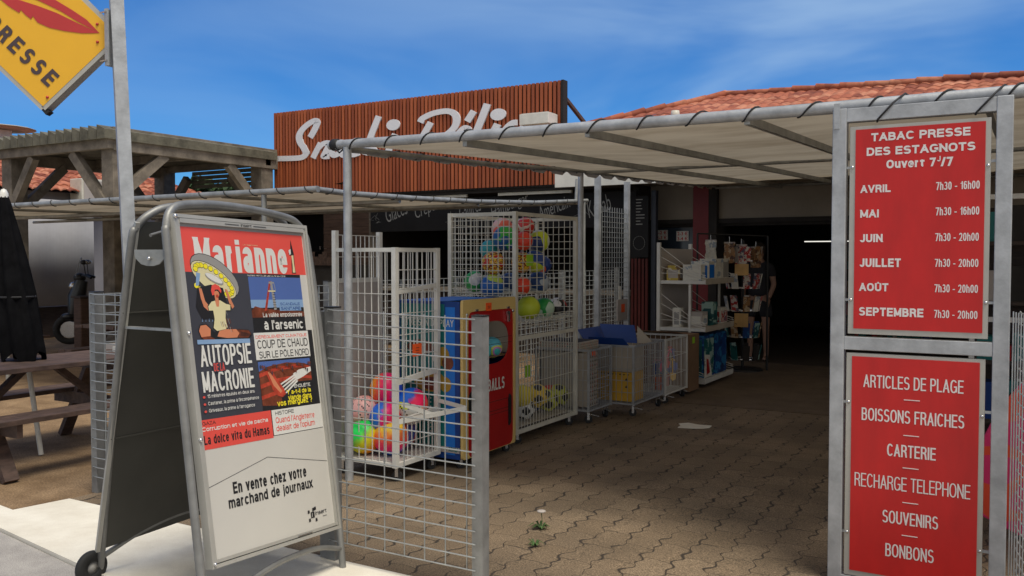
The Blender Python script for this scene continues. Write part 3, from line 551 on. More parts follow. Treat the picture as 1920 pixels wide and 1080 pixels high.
# ---------------------------------------------------------------- shop building
FY = 12.7
t = thing('shop_building', (1.5, FY, 0), 'long low tobacconist shop with beige wall band, red pillar and terracotta tiled roof', 'building')
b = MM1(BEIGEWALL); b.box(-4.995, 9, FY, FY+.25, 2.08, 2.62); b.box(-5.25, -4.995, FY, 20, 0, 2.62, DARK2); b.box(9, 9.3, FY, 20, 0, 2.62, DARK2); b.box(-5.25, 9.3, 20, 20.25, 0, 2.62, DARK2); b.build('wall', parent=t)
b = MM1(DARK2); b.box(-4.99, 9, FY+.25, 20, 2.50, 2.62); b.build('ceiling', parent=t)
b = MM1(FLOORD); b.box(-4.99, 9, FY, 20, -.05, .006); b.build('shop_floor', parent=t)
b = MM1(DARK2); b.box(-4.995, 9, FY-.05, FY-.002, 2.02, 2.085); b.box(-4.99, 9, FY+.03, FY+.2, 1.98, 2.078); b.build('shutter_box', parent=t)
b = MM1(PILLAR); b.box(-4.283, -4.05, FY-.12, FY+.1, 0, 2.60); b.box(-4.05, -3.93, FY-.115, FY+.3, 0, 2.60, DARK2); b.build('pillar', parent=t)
b = MM1(BEIGEWALL); b.box(-6.1, 9.3, 11.7, FY, 2.60, 2.66); b.build('soffit', parent=t)
b = MM1(WHITE); b.box(-6.08, -4.0, 11.62, 11.7, 2.555, 2.83); b.box(-4.0, 9.3, 11.64, 11.7, 2.60, 2.83, BEIGEWALL); b.build('fascia', parent=t)
# window left of the pillar
GLASS = mat('dark window glass', (.030, .042, .06), .12, 0, .15, 1.5)
b = MM1(GLASS); b.box(-4.94, -4.29, FY+.06, FY+.09, .6, 1.97); wn_ = b.build('window', parent=t)
b = MM1(DARK); b.box(-4.995, -4.94, FY+.0, FY+.12, 0, 2.05); b.box(-4.94, -4.283, FY+.02, FY+.12, 0, .6); b.build('frame', parent=wn_)
def roof(mb, X0, X1, Yb, Zb, Yt, Zt, pitch=.21, rowlen=.36, clip=None, amp=.035, mirror=None):
    nr = max(1, int(round(math.hypot(Yt-Yb, Zt-Zb)/rowlen))); nx = int((X1-X0)/pitch*8)
    for r_ in range(nr):
        prev = None
        for e in (0, 1):
            f = (r_+e*1.04)/nr; y = Yb+(Yt-Yb)*f; z = Zb+(Zt-Zb)*f+(.032 if e == 0 else 0.0)
            row = []
            for i in range(nx+1):
                x = X0+(X1-X0)*i/nx; ph = (x/pitch) % 1.0
                h = amp*abs(math.sin(math.pi*ph))**.8; jit = .006*math.sin(int(x/pitch)*12.9+r_*7.7)
                row.append(Vector((x, y+(jit if e == 0 else 0), z+h+jit)))
            if prev:
                k = len(mb.v); mb.v += prev+row; L = nx+1
                for i in range(nx):
                    if clip and not clip(prev[i]): continue
                    mb.f.append([k+i, k+i+1, k+L+i+1, k+L+i]); mb.m.append(0); mb.sm.append(True)
                # butt end of the tiles
                k = len(mb.v); mb.v += prev+[p_-Vector((0,0,.03)) for p_ in prev]
                for i in range(nx):
                    if clip and not clip(prev[i]): continue
                    mb.f.append([k+i, k+i+1, k+L+i+1, k+L+i]); mb.m.append(0); mb.sm.append(False)
            prev = row
def ridge_tiles(mb, a, b_, step=.42, r=.085, m=None):
    a, b_ = Vector(a), Vector(b_); d = b_-a; n = int(d.length/step)
    for i in range(n):
        p_ = a+d*(i/n); q = a+d*((i+1.12)/n); p_.z += .012+.012*math.sin(i*5.1); q.z -= .004
        mb.tube([p_, q], r, 10, m, radii=[r*1.08, r*.92])
b = MM1(TILE)
hip = lambda p_: p_.x > -5.15-(17-p_.y)*1.0-.1 and (p_.x > -6.02 or p_.y > 12.15)
roof(b, -10.4, 9.3, 11.62, 2.84, 17.0, 4.72, clip=hip, pitch=.19, rowlen=.33, amp=.030)
tiltz = lambda q: setattr(q, 'z', q.z-(.05+.026*max(0, q.x+5.15))*max(0, q.y-11.62)/5.38)
for q in b.v: tiltz(q)
b.add([(-10.0,12.1,2.92), (-6.02,12.1,2.92), (-6.02,11.7,2.80), (9.3,11.7,2.80), (9.3,17,4.22), (-5.15,17,4.60)], [(0,1,2,3,4,5)], DARK2)
b.add([(-10.45,11.7,2.80), (-5.15,17,4.60), (-10.45,22.3,2.80)], [(0,1,2)], DARK2)
b.add([(-10.45,22.3,2.80), (-5.15,17,4.60), (9.3,17,4.22), (9.3,22.3,2.8)], [(0,1,2,3)], DARK2)
rf = b.build('roof', parent=t)
b = MM1(TILE); ridge_tiles(b, (-5.15,17,4.69), (9.3,17,4.31), r=.07); ridge_tiles(b, (-5.15,17,4.70), (-9.95,12.2,3.03), r=.07); b.build('ridge', parent=rf)
b = MM1(SILV); b.lathe([(.0,.16),(.07,.15),(.08,.06),(.06,0)], (-5.3,14.6,3.9), 12, WHITE2); b.build('vent', parent=rf)
# shop lights and a little stock deep inside
b = MM1(mat('lit tube', (1,.97,.88), .5, emit=1.0)); b.box(-3.2, -2.4, 15.0, 15.04, 1.775, 1.79)
tag(b.build('ceiling_light'), 'thin lit fluorescent strip hanging in the dark shop', 'light')
b = MM1(mat('dim lit tube', (1,.97,.9), .5, emit=.12)); b.box(-4.1, -3.5, 16.5, 16.56, 2.12, 2.15)
tag(b.build('ceiling_light'), 'fainter fluorescent strip high up at the back of the dark shop', 'light')
def shelf_unit(x, y, label):
    t = thing('display_shelf', (x, y, 0), label, 'shelf'); b = MM1(DARK2); b.box(x-.02, x+1.6, y+.3, y+.33, 0, 1.7)
    for z in (.1, .5, .9, 1.3): b.box(x, x+1.58, y, y+.3, z, z+.02)
    b.build('frame', parent=t)
    for z in (.12, .52, .92, 1.32):
        b = MM1(CARD); xx = x+.03
        while xx < x+1.45:
            w_ = random.uniform(.06, .16); b.box(xx, xx+w_*.9, y+.03, y+.2, z, z+random.uniform(.1, .28), random.choice([CARD, BLUE2, MACHRED, TEAL, PALEBOARD, DARKWOOD])); xx += w_
        b.build('goods', parent=t)
shelf_unit(-2.9, 16.2, 'dim stocked gondola shelf inside the dark shop, nearer the middle')
shelf_unit(-.4, 14.5, 'dim stocked gondola shelf inside the shop, at the right')

# posters on the shop window
def price_poster(x, z, lab, l1, l2):
    t = thing('window_poster', (x, FY+.05, z), lab, 'poster'); b = MM1(PWH); b.box(x-.095, x+.095, FY+.04, FY+.052, z-.075, z+.075); s_ = b.build('sheet', parent=t)
    b = MM1(SIGNRED); mf = lambda u, v, l: Vector((u, FY+.04-l, v))
    text(b, l1, (x-.08, z+.01, x+.08, z+.065), mf, None, .02); text(b, l2, (x-.08, z-.065, x+.08, z-.01), mf, None, .02); b.build('lettering', parent=s_)
price_poster(-4.83, 1.86, 'white price poster with red figures, left one on the dark shop window', '1-2 €', '2-3 €')
price_poster(-4.50, 1.84, 'white price poster with red figures, right one beside the red pillar', '2-3 €', '3-4 €')

# ---------------------------------------------------------------- snack kiosk
t = thing('snack_kiosk', (-8.4, 12.2, 0), 'dark snack kiosk with chalk lettered banner under the red slatted sign', 'kiosk')
b = MM1(DARK2); b.box(-10.0, -9.85, 12.2, 15.5, 0, 2.55); b.box(-5.1, -5.0, 12.25, 15.5, 0, 2.55); b.box(-10, -5, 15.4, 15.6, 0, 2.55); b.box(-7.35, -7.15, 12.2, 12.4, 0, 1.96); b.box(-10.05, -9.85, 12.14, 12.2, 0, 2.5, WOODGREY); b.build('wall', parent=t)
b = MM1(DARK2); b.box(-12.1, -5, 11.95, 15.5, 2.55, 2.64); b.build('ceiling', parent=t)
b = MM1(DARKWOOD); b.box(-10, -5.1, 12.1, 12.65, .95, 1.02, BEIGEWALL); b.box(-9.9, -5.1, 12.2, 12.25, 0, .95); b.build('counter', parent=t)
b = MM1(DARK2); b.box(-9.7, -5.2, 14.9, 15.3, 1.5, 1.54); b.box(-9.7, -5.2, 14.9, 15.3, .9, .94); b.build('back_shelf', parent=t)
b = MM1(BOARD); b.box(-9.98, -4.99, 12.10, 12.14, 1.97, 2.50); bn = b.build('banner', parent=t)
b = MM1(CHALK)
def tilt(x0, z0, ang, sk=.0):
    c_, s_ = math.cos(R(ang)), math.sin(R(ang))
    return lambda u, v, l: Vector((x0+u*c_-v*s_, 12.10-l, z0+u*s_+v*c_))
for wd, x0, x1, z0, h in (('Glaces', -9.60, -9.12, 2.14, .25), ('Crêpes', -8.96, -8.46, 2.14, .26), ('Gaufres', -8.07, -7.64, 2.17, .20), ('Hamburger', -7.45, -6.72, 2.13, .22), ('Américain', -6.59, -6.02, 2.13, .20), ('Kebab', -5.74, -5.34, 2.13, .25)):
    text(b, wd, (0, 0, x1-x0, h), tilt(x0, z0-.02, 19), None, -.004, .30, .002)
for cx, cz, r_ in ((-8.28, 2.2, .12), (-5.88, 2.22, .07), (-9.85, 2.2, .08)):      # chalk doodles
    for k in range(10):
        a = random.uniform(0, 6.28); q = Vector((cx+r_*math.cos(a)*random.random(), 12.098, cz+r_*math.sin(a))); b.bar(q, q+Vector((random.uniform(-.1,.1), 0, random.uniform(-.06,.06))), .005, .003)
b.build('lettering', parent=bn)
# chalkboard menu and red slats beside the kiosk
t2 = thing('menu_board', (-4.93, 12.15, 0), 'tall dark chalkboard menu on dark red slats between the kiosk and the shop window', 'menu board')
b = MM1(BOARD); b.box(-5.075, -4.80, 12.11, 12.15, 1.52, 2.42); mb_ = b.build('board', parent=t2)
b = MM1(CHALK)
for k in range(9): b.box(-5.05, -5.05+random.uniform(.12, .2), 12.106, 12.1095, 2.36-k*.045, 2.372-k*.045)
for k in range(20):
    a = k/20*6.28; a2 = a+.25; c_ = Vector((-4.94, 12.107, 1.73)); b.bar(c_+Vector((.09*math.cos(a), 0, .1*math.sin(a))), c_+Vector((.09*math.cos(a2), 0, .1*math.sin(a2))), .006, .003)
b.build('lettering', parent=mb_)
b = MM1(mat('dark red slats', srgb(88, 30, 26), .7, 0, .25, 5))
for k in range(5): b.box(-5.07+k*.056, -5.035+k*.056, 12.12, 12.15, 0, 1.5)
b.build('slat_panel', parent=t2)
b = MM1(mat('slate blue post', srgb(52, 58, 70), .6)); b.box(-4.79, -4.72, 12.2, 12.3, 0, 2.5); b.build('post', parent=t2)

# unlit tube lights under the sign
for x0, x1, lb in ((-9.0, -7.9, 'left unlit white strip light under the slatted sign'), (-7.3, -6.0, 'right unlit white strip light under the slatted sign')):
    b = MM1(WHITE2); b.box(x0, x1, 12.0, 12.05, 2.50, 2.545); tag(b.build('strip_light'), lb, 'light')

# wooden hut left of kiosk, pickets, counter
t = thing('wooden_hut', (-10.6, 12.3, 0), 'brown boarded hut with a strip of roof tiles left of the kiosk', 'hut')
b = MM1(HUTWOOD)
for k in range(18): b.box(-11.18, -10.06, 12.22-.006*(k % 2), 12.4, k*.13, k*.13+.126)
b.build('wall', parent=t)
b = MM1(TILE); roof(b, -11.2, -10.3, 12.1, 2.36, 12.7, 2.50, amp=.02); b.build('roof', parent=t)
b = MM1(HUTWOOD); x = -11.38
t = thing('picket_fence', (-11.2, 12.0, 0), 'short brown picket screen standing on the dark counter left of the kiosk', 'fence')
k = 0
while x < -10.7:
    b = MM1(BENCHWOOD); b.box(x, x+.085, 11.98, 12.0, 1.38, 1.58+.05*math.sin(k*2.1)); b.build('picket', mat('picket', (.26,.17,.12), .8) if 0 else None, parent=t); x += .095; k += 1
b = MM1(DARK2); b.box(-11.7, -10.05, 12.0, 12.18, 0, 1.39); tag(b.build('counter'), 'dark grey bar counter below the picket screen', 'counter')
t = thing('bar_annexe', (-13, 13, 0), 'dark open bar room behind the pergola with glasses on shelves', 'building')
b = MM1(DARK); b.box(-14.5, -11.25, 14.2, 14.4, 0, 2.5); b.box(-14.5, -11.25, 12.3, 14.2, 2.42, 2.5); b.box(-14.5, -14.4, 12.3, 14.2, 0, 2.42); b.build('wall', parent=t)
for z in (1.35, 1.65):
    b = MM1(DARK2); b.box(-14, -11.6, 13.9, 14.1, z, z+.02)
    for k in range(9): b.lathe([(.02,0),(.035,.09)], (-12.9+k*.13, 14.0, z+.02), 8, PALEBOARD if k % 2 else SILV)
    b.build('glass_shelf', parent=t)

# ---------------------------------------------------------------- slatted sign
t = thing('slatted_sign', (-9.07, 11.95, 2.62), 'long red brown slatted sign board with white script lettering above the kiosk', 'sign')
b = MM1(SLAT)
for k in range(80): b.box(-12.045+k*.0745, -12.045+k*.0745+.046, 11.852, 11.878, 2.625, 4.18)
b.build('slat_panel', parent=t)
b = MM1(DARK); b.box(-12.045, -6.09, 11.89, 11.93, 2.60, 4.175); b.box(-6.10, -6.06, 11.85, 11.99, 2.60, 4.185); b.build('backing', parent=t)
b = MM1(BENCHWOOD); b.bar((-6.1,11.95,3.95), (-6.0,13.2,3.3), .05); b.bar((-9,11.95,3.95), (-9,13.2,3.3), .05); b.bar((-12,11.95,3.95), (-12,13.2,3.3), .05); b.build('brace', parent=t)
b = MM1(SNACKW); lift = 0.0
for key, sts in SNACK.items():
    for st in sts:
        P = catmull([(x, 0, z) for x, z in st], 7); wd = .064 if key not in ('i2',) else .066; y = 11.842-lift; lift += .0011
        P2 = [(p_.x, p_.z) for p_ in P]; l2, r2 = ribbon(P2, wd*(1.0 if key == 'S' else .92), False)
        aniso = lambda q_, c_: Vector((c_.x+(q_.x-c_.x)*1.22, c_.y+(q_.y-c_.y)*.74)); cc_ = [(u_+v_)/2 for u_, v_ in zip(l2, r2)]; l2 = [aniso(u_, c_) for u_, c_ in zip(l2, cc_)]; r2 = [aniso(u_, c_) for u_, c_ in zip(r2, cc_)]
        Ls = [Vector((q.x, 0, q.y)) for q in l2]; Rs = [Vector((q.x, 0, q.y)) for q in r2]
        for i in range(len(P)-1):
            q = [Rs[i], Rs[i+1], Ls[i+1], Ls[i]]
            b.add([(v.x, y, v.z) for v in q]+[(v.x, y+.03, v.z) for v in q], [(0,1,2,3), (4,7,6,5), (0,4,5,1), (3,2,6,7)]+([(0,3,7,4)] if i == 0 else [])+([(1,5,6,2)] if i == len(P)-2 else []))
for x, z in DOTS:
    b.add([(x+.145*math.cos(a*.3927), 11.835, z+.093*math.sin(a*.3927)) for a in range(16)]+[(x+.145*math.cos(a*.3927), 11.86, z+.093*math.sin(a*.3927)) for a in range(16)], [tuple(range(16))]+[(a, (a+1) % 16, 16+(a+1) % 16, 16+a) for a in range(16)])
b.build('lettering', parent=t)
b = MM1(WHITE); b.box(-6.62, -6.13, 11.5, 11.80, 3.50, 3.66); b.box(-6.60, -6.15, 11.52, 11.78, 3.66, 3.672, PALEBOARD)
tag(b.build('light_housing', bevel=.01), 'white box housing mounted at the right end of the slatted sign', 'housing')

# ---------------------------------------------------------------- background left: house, screen, tree
t = thing('tiled_house', (-21, 15, 0), 'grey house with terracotta roof behind the pergola', 'house')
b = MM1(GREYWALL); b.box(-30, -21.2, 4, 18.2, 0, 3.25); b.build('wall', parent=t)
b = MM1(TILE)
tmp = MM1(TILE); roof(tmp, 3.5, 18.6, 0, 0, 4.8, 1.75, pitch=.24, rowlen=.42, amp=.045, clip=lambda p_: p_.y*1.0 < (18.4-p_.x)*1.6+.1)
tmp.xf(Matrix(((0,-1,0,-20.7), (1,0,0,0), (0,0,1,3.17), (0,0,0,1)))); b.v = tmp.v; b.f = tmp.f; b.m = tmp.m; b.sm = tmp.sm
b.add([(-20.75,3.5,3.14), (-20.75,18.4,3.14), (-25.5,15.5,4.85), (-25.5,3.5,4.85)], [(0,1,2,3)], DARK2); b.build('roof', parent=t)
t = thing('air_conditioner', (-20.9, 14.0, 2.93), 'pale boxy air conditioning unit fixed to the grey house wall', 'air conditioner')
b = MM1(WHITE2); b.box(-21.1, -20.6, 13.7, 14.35, 2.93, 3.53); b.build('casing', parent=t, bevel=.02)
b = MM1(PALEBOARD); b.box(-20.6, -20.585, 13.75, 14.3, 2.98, 3.48); b.build('grille', parent=t)
b = MM1(WHITE); b.box(-20.6, -20.48, 15.85, 15.97, 0, 3.75); tag(b.build('downpipe'), 'white vertical post against the grey house wall, right of the near pergola post', 'post')
# white screen
b = MM1(SCREENC); pr_ = []
for i in range(22):
    y = 9.5+i*.066; pr_.append((-16+.012*math.sin(i*.5), y))
for (x0, y0), (x1, y1) in zip(pr_, pr_[1:]): b.add([(x0,y0,.60),(x1,y1,.60),(x1,y1,2.62),(x0,y0,2.62),(x0-.03,y0,.60),(x1-.03,y1,.60),(x1-.03,y1,2.62),(x0-.03,y0,2.62)], [(0,1,2,3),(4,7,6,5),(3,2,6,7),(0,4,5,1)], None, True)
tag(b.build('canvas_screen'), 'white hanging canvas screen behind the scooter', 'screen')
b = MM1(DARKWOOD); b.box(-16.4, -16.1, 5.5, 13.8, 0, .58); tag(b.build('low_wall'), 'low dark wall at the back of the terrace under the white screen', 'wall')
# chimney with cap
t = thing('roof_vent', (-25, 14.5, 4.7), 'white roof vent with a flat brown cap at the left edge above the pergola', 'vent')
b = MM1(WHITE); b.box(-25.5, -24.9, 13.2, 14.45, 4.3, 5.12); b.box(-25.3, -24.9, 14.45, 14.95, 4.6, 5.0, PALEBOARD); b.build('base', parent=t)
b = MM1(CARDP); b.lathe([(.02,.10),(.9,.03),(.98,0),(.0,0)], (-25.0,14.1,5.14), 16); b.build('cap', parent=t)
t = thing('white_outbuilding', (-22.5, 21, 0), 'white gabled outbuilding seen under the pergola beam beside the sign', 'building')
b = MM1(WHITEWALL); b.box(-23.6, -21.4, 20.2, 23, 0, 3.55); b.prism([(-23.6,20.21,3.55), (-21.4,20.21,3.55), (-22.6,20.21,3.85)], (0,2.7,0)); b.build('wall', parent=t)

def leaf_crown(c, r, n, m, seed, size=.16):
    rnd = random.Random(seed); b = MM1(m); c = Vector(c); lobes = [(c+Vector((rnd.uniform(-.6,.6)*r[0], rnd.uniform(-.6,.6)*r[1], rnd.uniform(-.5,.5)*r[2])), rnd.uniform(.35,.6)) for _ in range(9)]
    for _ in range(n):
        lc, lr = rnd.choice(lobes); d = Vector((rnd.gauss(0,1), rnd.gauss(0,1), rnd.gauss(0,1))).normalized()*rnd.random()**.4
        p_ = lc+Vector((d.x*r[0]*lr, d.y*r[1]*lr, d.z*r[2]*lr)); a = Vector((rnd.gauss(0,1), rnd.gauss(0,1), rnd.gauss(0,1))).normalized(); e = a.orthogonal().normalized()*size*rnd.uniform(.5,1.2); a = a.cross(e).normalized()*size*.5
        b.add([p_-e, p_-a, p_+e, p_+a], [(0,1,2,3)])
    return b
def tree(x, y, h, r, n, label, seed):
    t = thing('tree', (x, y, 0), label, 'tree'); b = MM1(BARK); top = Vector((x+.1, y, h-r*.9))
    b.tube([(x,y,0), (x+.06,y,h*.3), top], .1, 9, radii=[.2,.15,.09])
    for k in range(6):
        a = k*1.05+seed; b.tube([top-Vector((0,0,.2*k % .6)), top+Vector((math.cos(a)*r*.35, math.sin(a)*r*.35, r*.4)), top+Vector((math.cos(a)*r*.7, math.sin(a)*r*.7, r*.8))], .05, 6, radii=[.07,.045,.02])
    b.build('trunk', parent=t); leaf_crown((x, y, h-r*.6), (r*1.1, r*1.1, r*.8), n, LEAFD, seed).build('crown', parent=t)
tree(-22.6, 19.5, 4.0, .8, 1800, 'dark green tree behind the tiled house roof', 3)

# ---------------------------------------------------------------- pergola
t = thing('pergola', (-12, 8.4, 0), 'weathered grey timber pergola with ridged roof boards and knee braces', 'pergola')
PZ = 3.14
def ppost(x, y): b = MM1(WOODGREY); b.box(x-.14, x+.14, y-.14, y+.14, 0, PZ+.15); b.build('post', parent=t, bevel=.01)
for x, y in ((-12.12, 8.62), (-12.12, 11.62), (-14.8, 8.62), (-14.8, 11.62)): ppost(x, y)
b = MM1(WOODGREY)
b.box(-15.0, -11.95, 8.38, 8.48, PZ+.02, PZ+.30); b.box(-12.06, -11.95, 8.481, 11.85, PZ, PZ+.21); b.box(-12.062, -11.962, 8.484, 11.85, PZ+.215, PZ+.36)
b.box(-15.0, -11.95, 11.55, 11.68, PZ+.05, PZ+.16); b.box(-14.9, -14.78, 8.5, 11.55, PZ-.05, PZ+.15); b.box(-15.0, -12.1, 10.1, 10.2, PZ+.03, PZ+.16)
b.build('beam', parent=t, bevel=.006)
b = MM1(WOODGREY_D)
for k in range(5): b.box(-14.1, -12.26, 11.70, 11.73, 2.86+k*.085, 2.93+k*.085)
b.build('slat_screen', parent=t)
b = MM1(WOODGREY_D)
for k in range(15): x = -14.97+k*.205; b.prism([(x, 8.30, PZ+.16), (x+.19, 8.30, PZ+.16), (x+.19, 8.30, PZ+.30), (x, 8.30, PZ+.375)], (0, 3.5, 0))
b.build('roof_boards', parent=t)
def brace(p_, q): b = MM1(WOODGREY); b.bar(p_, q, .11, .15); b.build('brace', parent=t)
brace((-12.2,8.5,2.35), (-12.95,8.48,3.15)); brace((-14.65,8.5,2.35), (-14.0,8.48,3.15)); 
brace((-12.05,8.72,2.55), (-12.03,9.45,3.16)); brace((-12.05,11.5,2.40), (-12.03,10.75,3.14)); brace((-14.8,8.8,2.4), (-14.8,9.5,3.1)); brace((-14.8,11.4,2.3), (-14.8,10.7,3.1))
brace((-14.7,11.6,2.35), (-14.1,11.6,3.05)); brace((-12.25,11.6,2.35), (-12.9,11.6,3.05))
b = MM1(WHITE2); b.box(-11.96, -11.93, 8.62, 8.76, 2.98, 3.42); b.build('plaque', parent=t)

# ---------------------------------------------------------------- left tubular canopy
def lash(b, pts, r, pitch, n0, side, m=CORD):
    """cord wrapped round a tube: quick turn over the front, long run behind"""
    P = [Vector(p_) for p_ in pts]; out_ = []
    L = [0]
    for a, c in zip(P, P[1:]): L.append(L[-1]+(c-a).length)
    def at(s_):
        for i in range(len(P)-1):
            if s_ <= L[i+1] or i == len(P)-2:
                f = (s_-L[i])/(L[i+1]-L[i]); return P[i].lerp(P[i+1], f), (P[i+1]-P[i]).normalized()
    s_ = n0; k = 0
    while s_ < L[-1]-pitch*.5:
        ppp = []
        jit = 1+.12*math.sin(k*3.3)
        for j in range(9):
            a = -2.0+j/8*4.0                                  # angle round the tube, 0 = facing side
            c, d = at(min(L[-1], s_+.055*(j-4)/4*jit)); up = Vector((0,0,1)); sv = Vector(side); sv = (sv-d*sv.dot(d)).normalized(); u2 = d.cross(sv)*(1 if d.cross(sv).z > 0 else -1)
            ppp.append(c+(sv*math.cos(a)+u2*math.sin(a))*(r+.004))
        b.tube(ppp, .0048, 5, m); s_ += pitch; k += 1
t = thing('terrace_canopy', (-5.4, 5.79, 0), 'low canvas canopy on cord lashed tubes over the snack terrace, left of the white cage', 'canopy')
side_p = [(-5.4,5.79,2.107), (-5.4,6.25,2.098), (-5.4,7.2,2.112), (-5.4,8.45,2.146), (-5.4,9.8,2.21), (-5.4,11.3,2.32)]
front_p = [(-5.36,5.79,2.107), (-9,5.79,2.105), (-14,5.79,2.10)]
b = MM1(GALV2); b.tube(front_p, .029, 12); b.build('front_tube', parent=t)
b = MM1(GALV2); b.tube(side_p, .027, 12); b.build('side_tube', parent=t)
b = MM1(GALV2)
for x in (-6.6, -8.6, -10.6, -12.6): b.tube([(x,5.82,2.09), (x,8.45,2.11), (x,11.3,2.28)], .018, 8)
b.tube([(-5.4,8.45,2.11), (-14,8.45,2.09)], .02, 8); b.tube([(-5.4,7.0,2.07), (-14,7.0,2.05)], .022, 8); b.tube([(-5.4,11.3,2.29), (-14,11.3,2.27)], .022, 8); b.build('rafters', parent=t)
b = MM1(CORD); lash(b, front_p, .029, .34, .12, (0,-1,.2)); lash(b, side_p, .027, .31, .2, (1,-.3,.2)); b.build('cord', parent=t)
b = MM1(TARP)
ys = [5.80, 6.6, 7.4, 8.45, 9.8, 11.28]; zs = [2.112, 2.125, 2.15, 2.165, 2.24, 2.33]; xs = [-5.42-i*.86 for i in range(11)]
vs = [(x, y, z-.012*math.sin(abs(x)*3.7)) for y, z in zip(ys, zs) for x in xs]
b.add(vs, [(i*11+j, i*11+j+1, (i+1)*11+j+1, (i+1)*11+j) for i in range(5) for j in range(10)], None, True); b.build('canvas', parent=t)
for x, y, z in ((-6.015,5.79,2.08), (-10.15,5.79,2.08), (-13.2,5.79,2.08), (-5.4,11.2,2.3)):
    b = MM1(GALV2); b.tube([(x,y,0), (x,y,z)], .024, 12); b.build('post', parent=t)
b = MM1(GALV2); b.tube([(-5.4,10.95,2.3), (-5.4,10.98,2.6)], .022, 10); b.build('hanger', parent=t)

# ---------------------------------------------------------------- main canopy
FZ = lambda y: 2.252+(y-4.548)*.0375
t = thing('shop_canopy', (-3.947, 4.548, 0), 'large cream canvas canopy on galvanised tubes in front of the shop', 'canopy')
fp = [(-4.10,4.548,2.268), (-2.5,4.548,2.250), (-.8,4.548,2.240), (1.0,4.548,2.255), (3.4,4.548,2.27)]
b = MM1(GALV); b.tube(catmull(fp, 5), .031, 16); b.build('front_tube', parent=t)
b = MM1(CORD); b.lathe([(.034,-.03),(.040,-.02),(.040,.02),(.034,.03)], (-4.05,4.548,2.268), 14, None, 'x'); b.tube([(-4.03,4.52,2.24), (-4.0,4.53,2.21), (-3.97,4.53,2.23)], .006, 6); b.build('end_binding', parent=t)
sp_ = [(-3.96,4.57,2.235), (-3.95,6.4,2.30), (-3.947,8.2,2.40), (-3.947,10.4,2.47), (-3.947,12.6,2.55)]
b = MM1(GALV2); b.tube(sp_, .022, 12); b.build('side_tube', parent=t)
b = MM1(CORD); lash(b, fp, .031, .293, .22, (0,-1,.15)); lash(b, sp_, .022, .30, .5, (-1,-1,0)); b.build('cord', parent=t)
for x in (-3.011, -2.177, -1.266, -.176, .95, 2.1):
    b = MM1(GALV2); b.bar((x,4.555,2.215), (x,12.6,2.508), .030, .045); b.build('rafter', parent=t)
b = MM1(GALV2); b.tube([(-3.95,8.22,2.385), (3.4,8.22,2.385)], .022, 10); b.build('purlin', parent=t)
b = MM1(GALV2); b.tube([(-3.95,12.58,2.53), (3.4,12.58,2.53)], .02, 10); b.build('rear_tube', parent=t)
b = MM1(TARP); nx, ny = 30, 24; vs = []
for j in range(ny+1):
    y = 4.56+j/ny*8.03
    for i in range(nx+1):
        x = -3.955+i/nx*7.35; sc_ = math.sin(math.pi*((x+3.955) % .98)/.98)*.012 + .02*math.sin(math.pi*j/ny*2)*math.sin(x*2.1)
        vs.append((x, y, 2.262+(y-4.548)*.0375-sc_*(.0 if j in (0, ny) else 1)+(.012 if j == 0 else 0)))
b.add(vs, [(i*(nx+1)+j, i*(nx+1)+j+1, (i+1)*(nx+1)+j+1, (i+1)*(nx+1)+j) for i in range(ny) for j in range(nx)], None, True)
# scalloped hem under the side tube
for k in range(20):
    y0 = 4.7+k*.393; z = lambda y: 2.24+(y-4.57)*.0385
    b.add([(-3.972,y0,z(y0)), (-3.972,y0+.39,z(y0+.39)), (-3.974,y0+.30,z(y0)-.030), (-3.974,y0+.10,z(y0)-.030)], [(0,1,2,3)])
b.build('canvas', parent=t)
for x, y, z in ((-3.947,4.548,2.245), (-3.99,8.2,2.39)):
    b = MM1(GALV); b.tube([(x,y,0), (x,y,z)], .0285, 16); b.build('post', parent=t)

# square posts with the gridwall panel behind the bins
t = thing('gridwall_panel', (-4.4, 9.95, 0), 'tall zinc gridwall panel between two square posts behind the ball cage', 'display grid')
for y in (9.5, 10.38):
    b = MM1(GALV); b.box(-4.43, -4.37, y-.03, y+.03, 0, 2.47); b.build('post', parent=t)
b = MM1(WIRE); b.grid((-4.36,9.54,.60), (0,.80,0), (0,0,1.46), 11, 24, .003, ext=.06); b.build('grid', parent=t)
b = MM1(PALEBOARD); b.box(-4.33, -4.31, 9.9, 10.2, .74, 1.0); b.build('card', parent=t); b = MM1(WHITE); b.box(-4.335,-4.325,9.97,10.03,1.0,1.16); b.build('card_holder', parent=t)
b = MM1(ORANGE); b.box(-4.309, -4.305, 10.0, 10.1, .84, .94); b.build('price_card', parent=t)

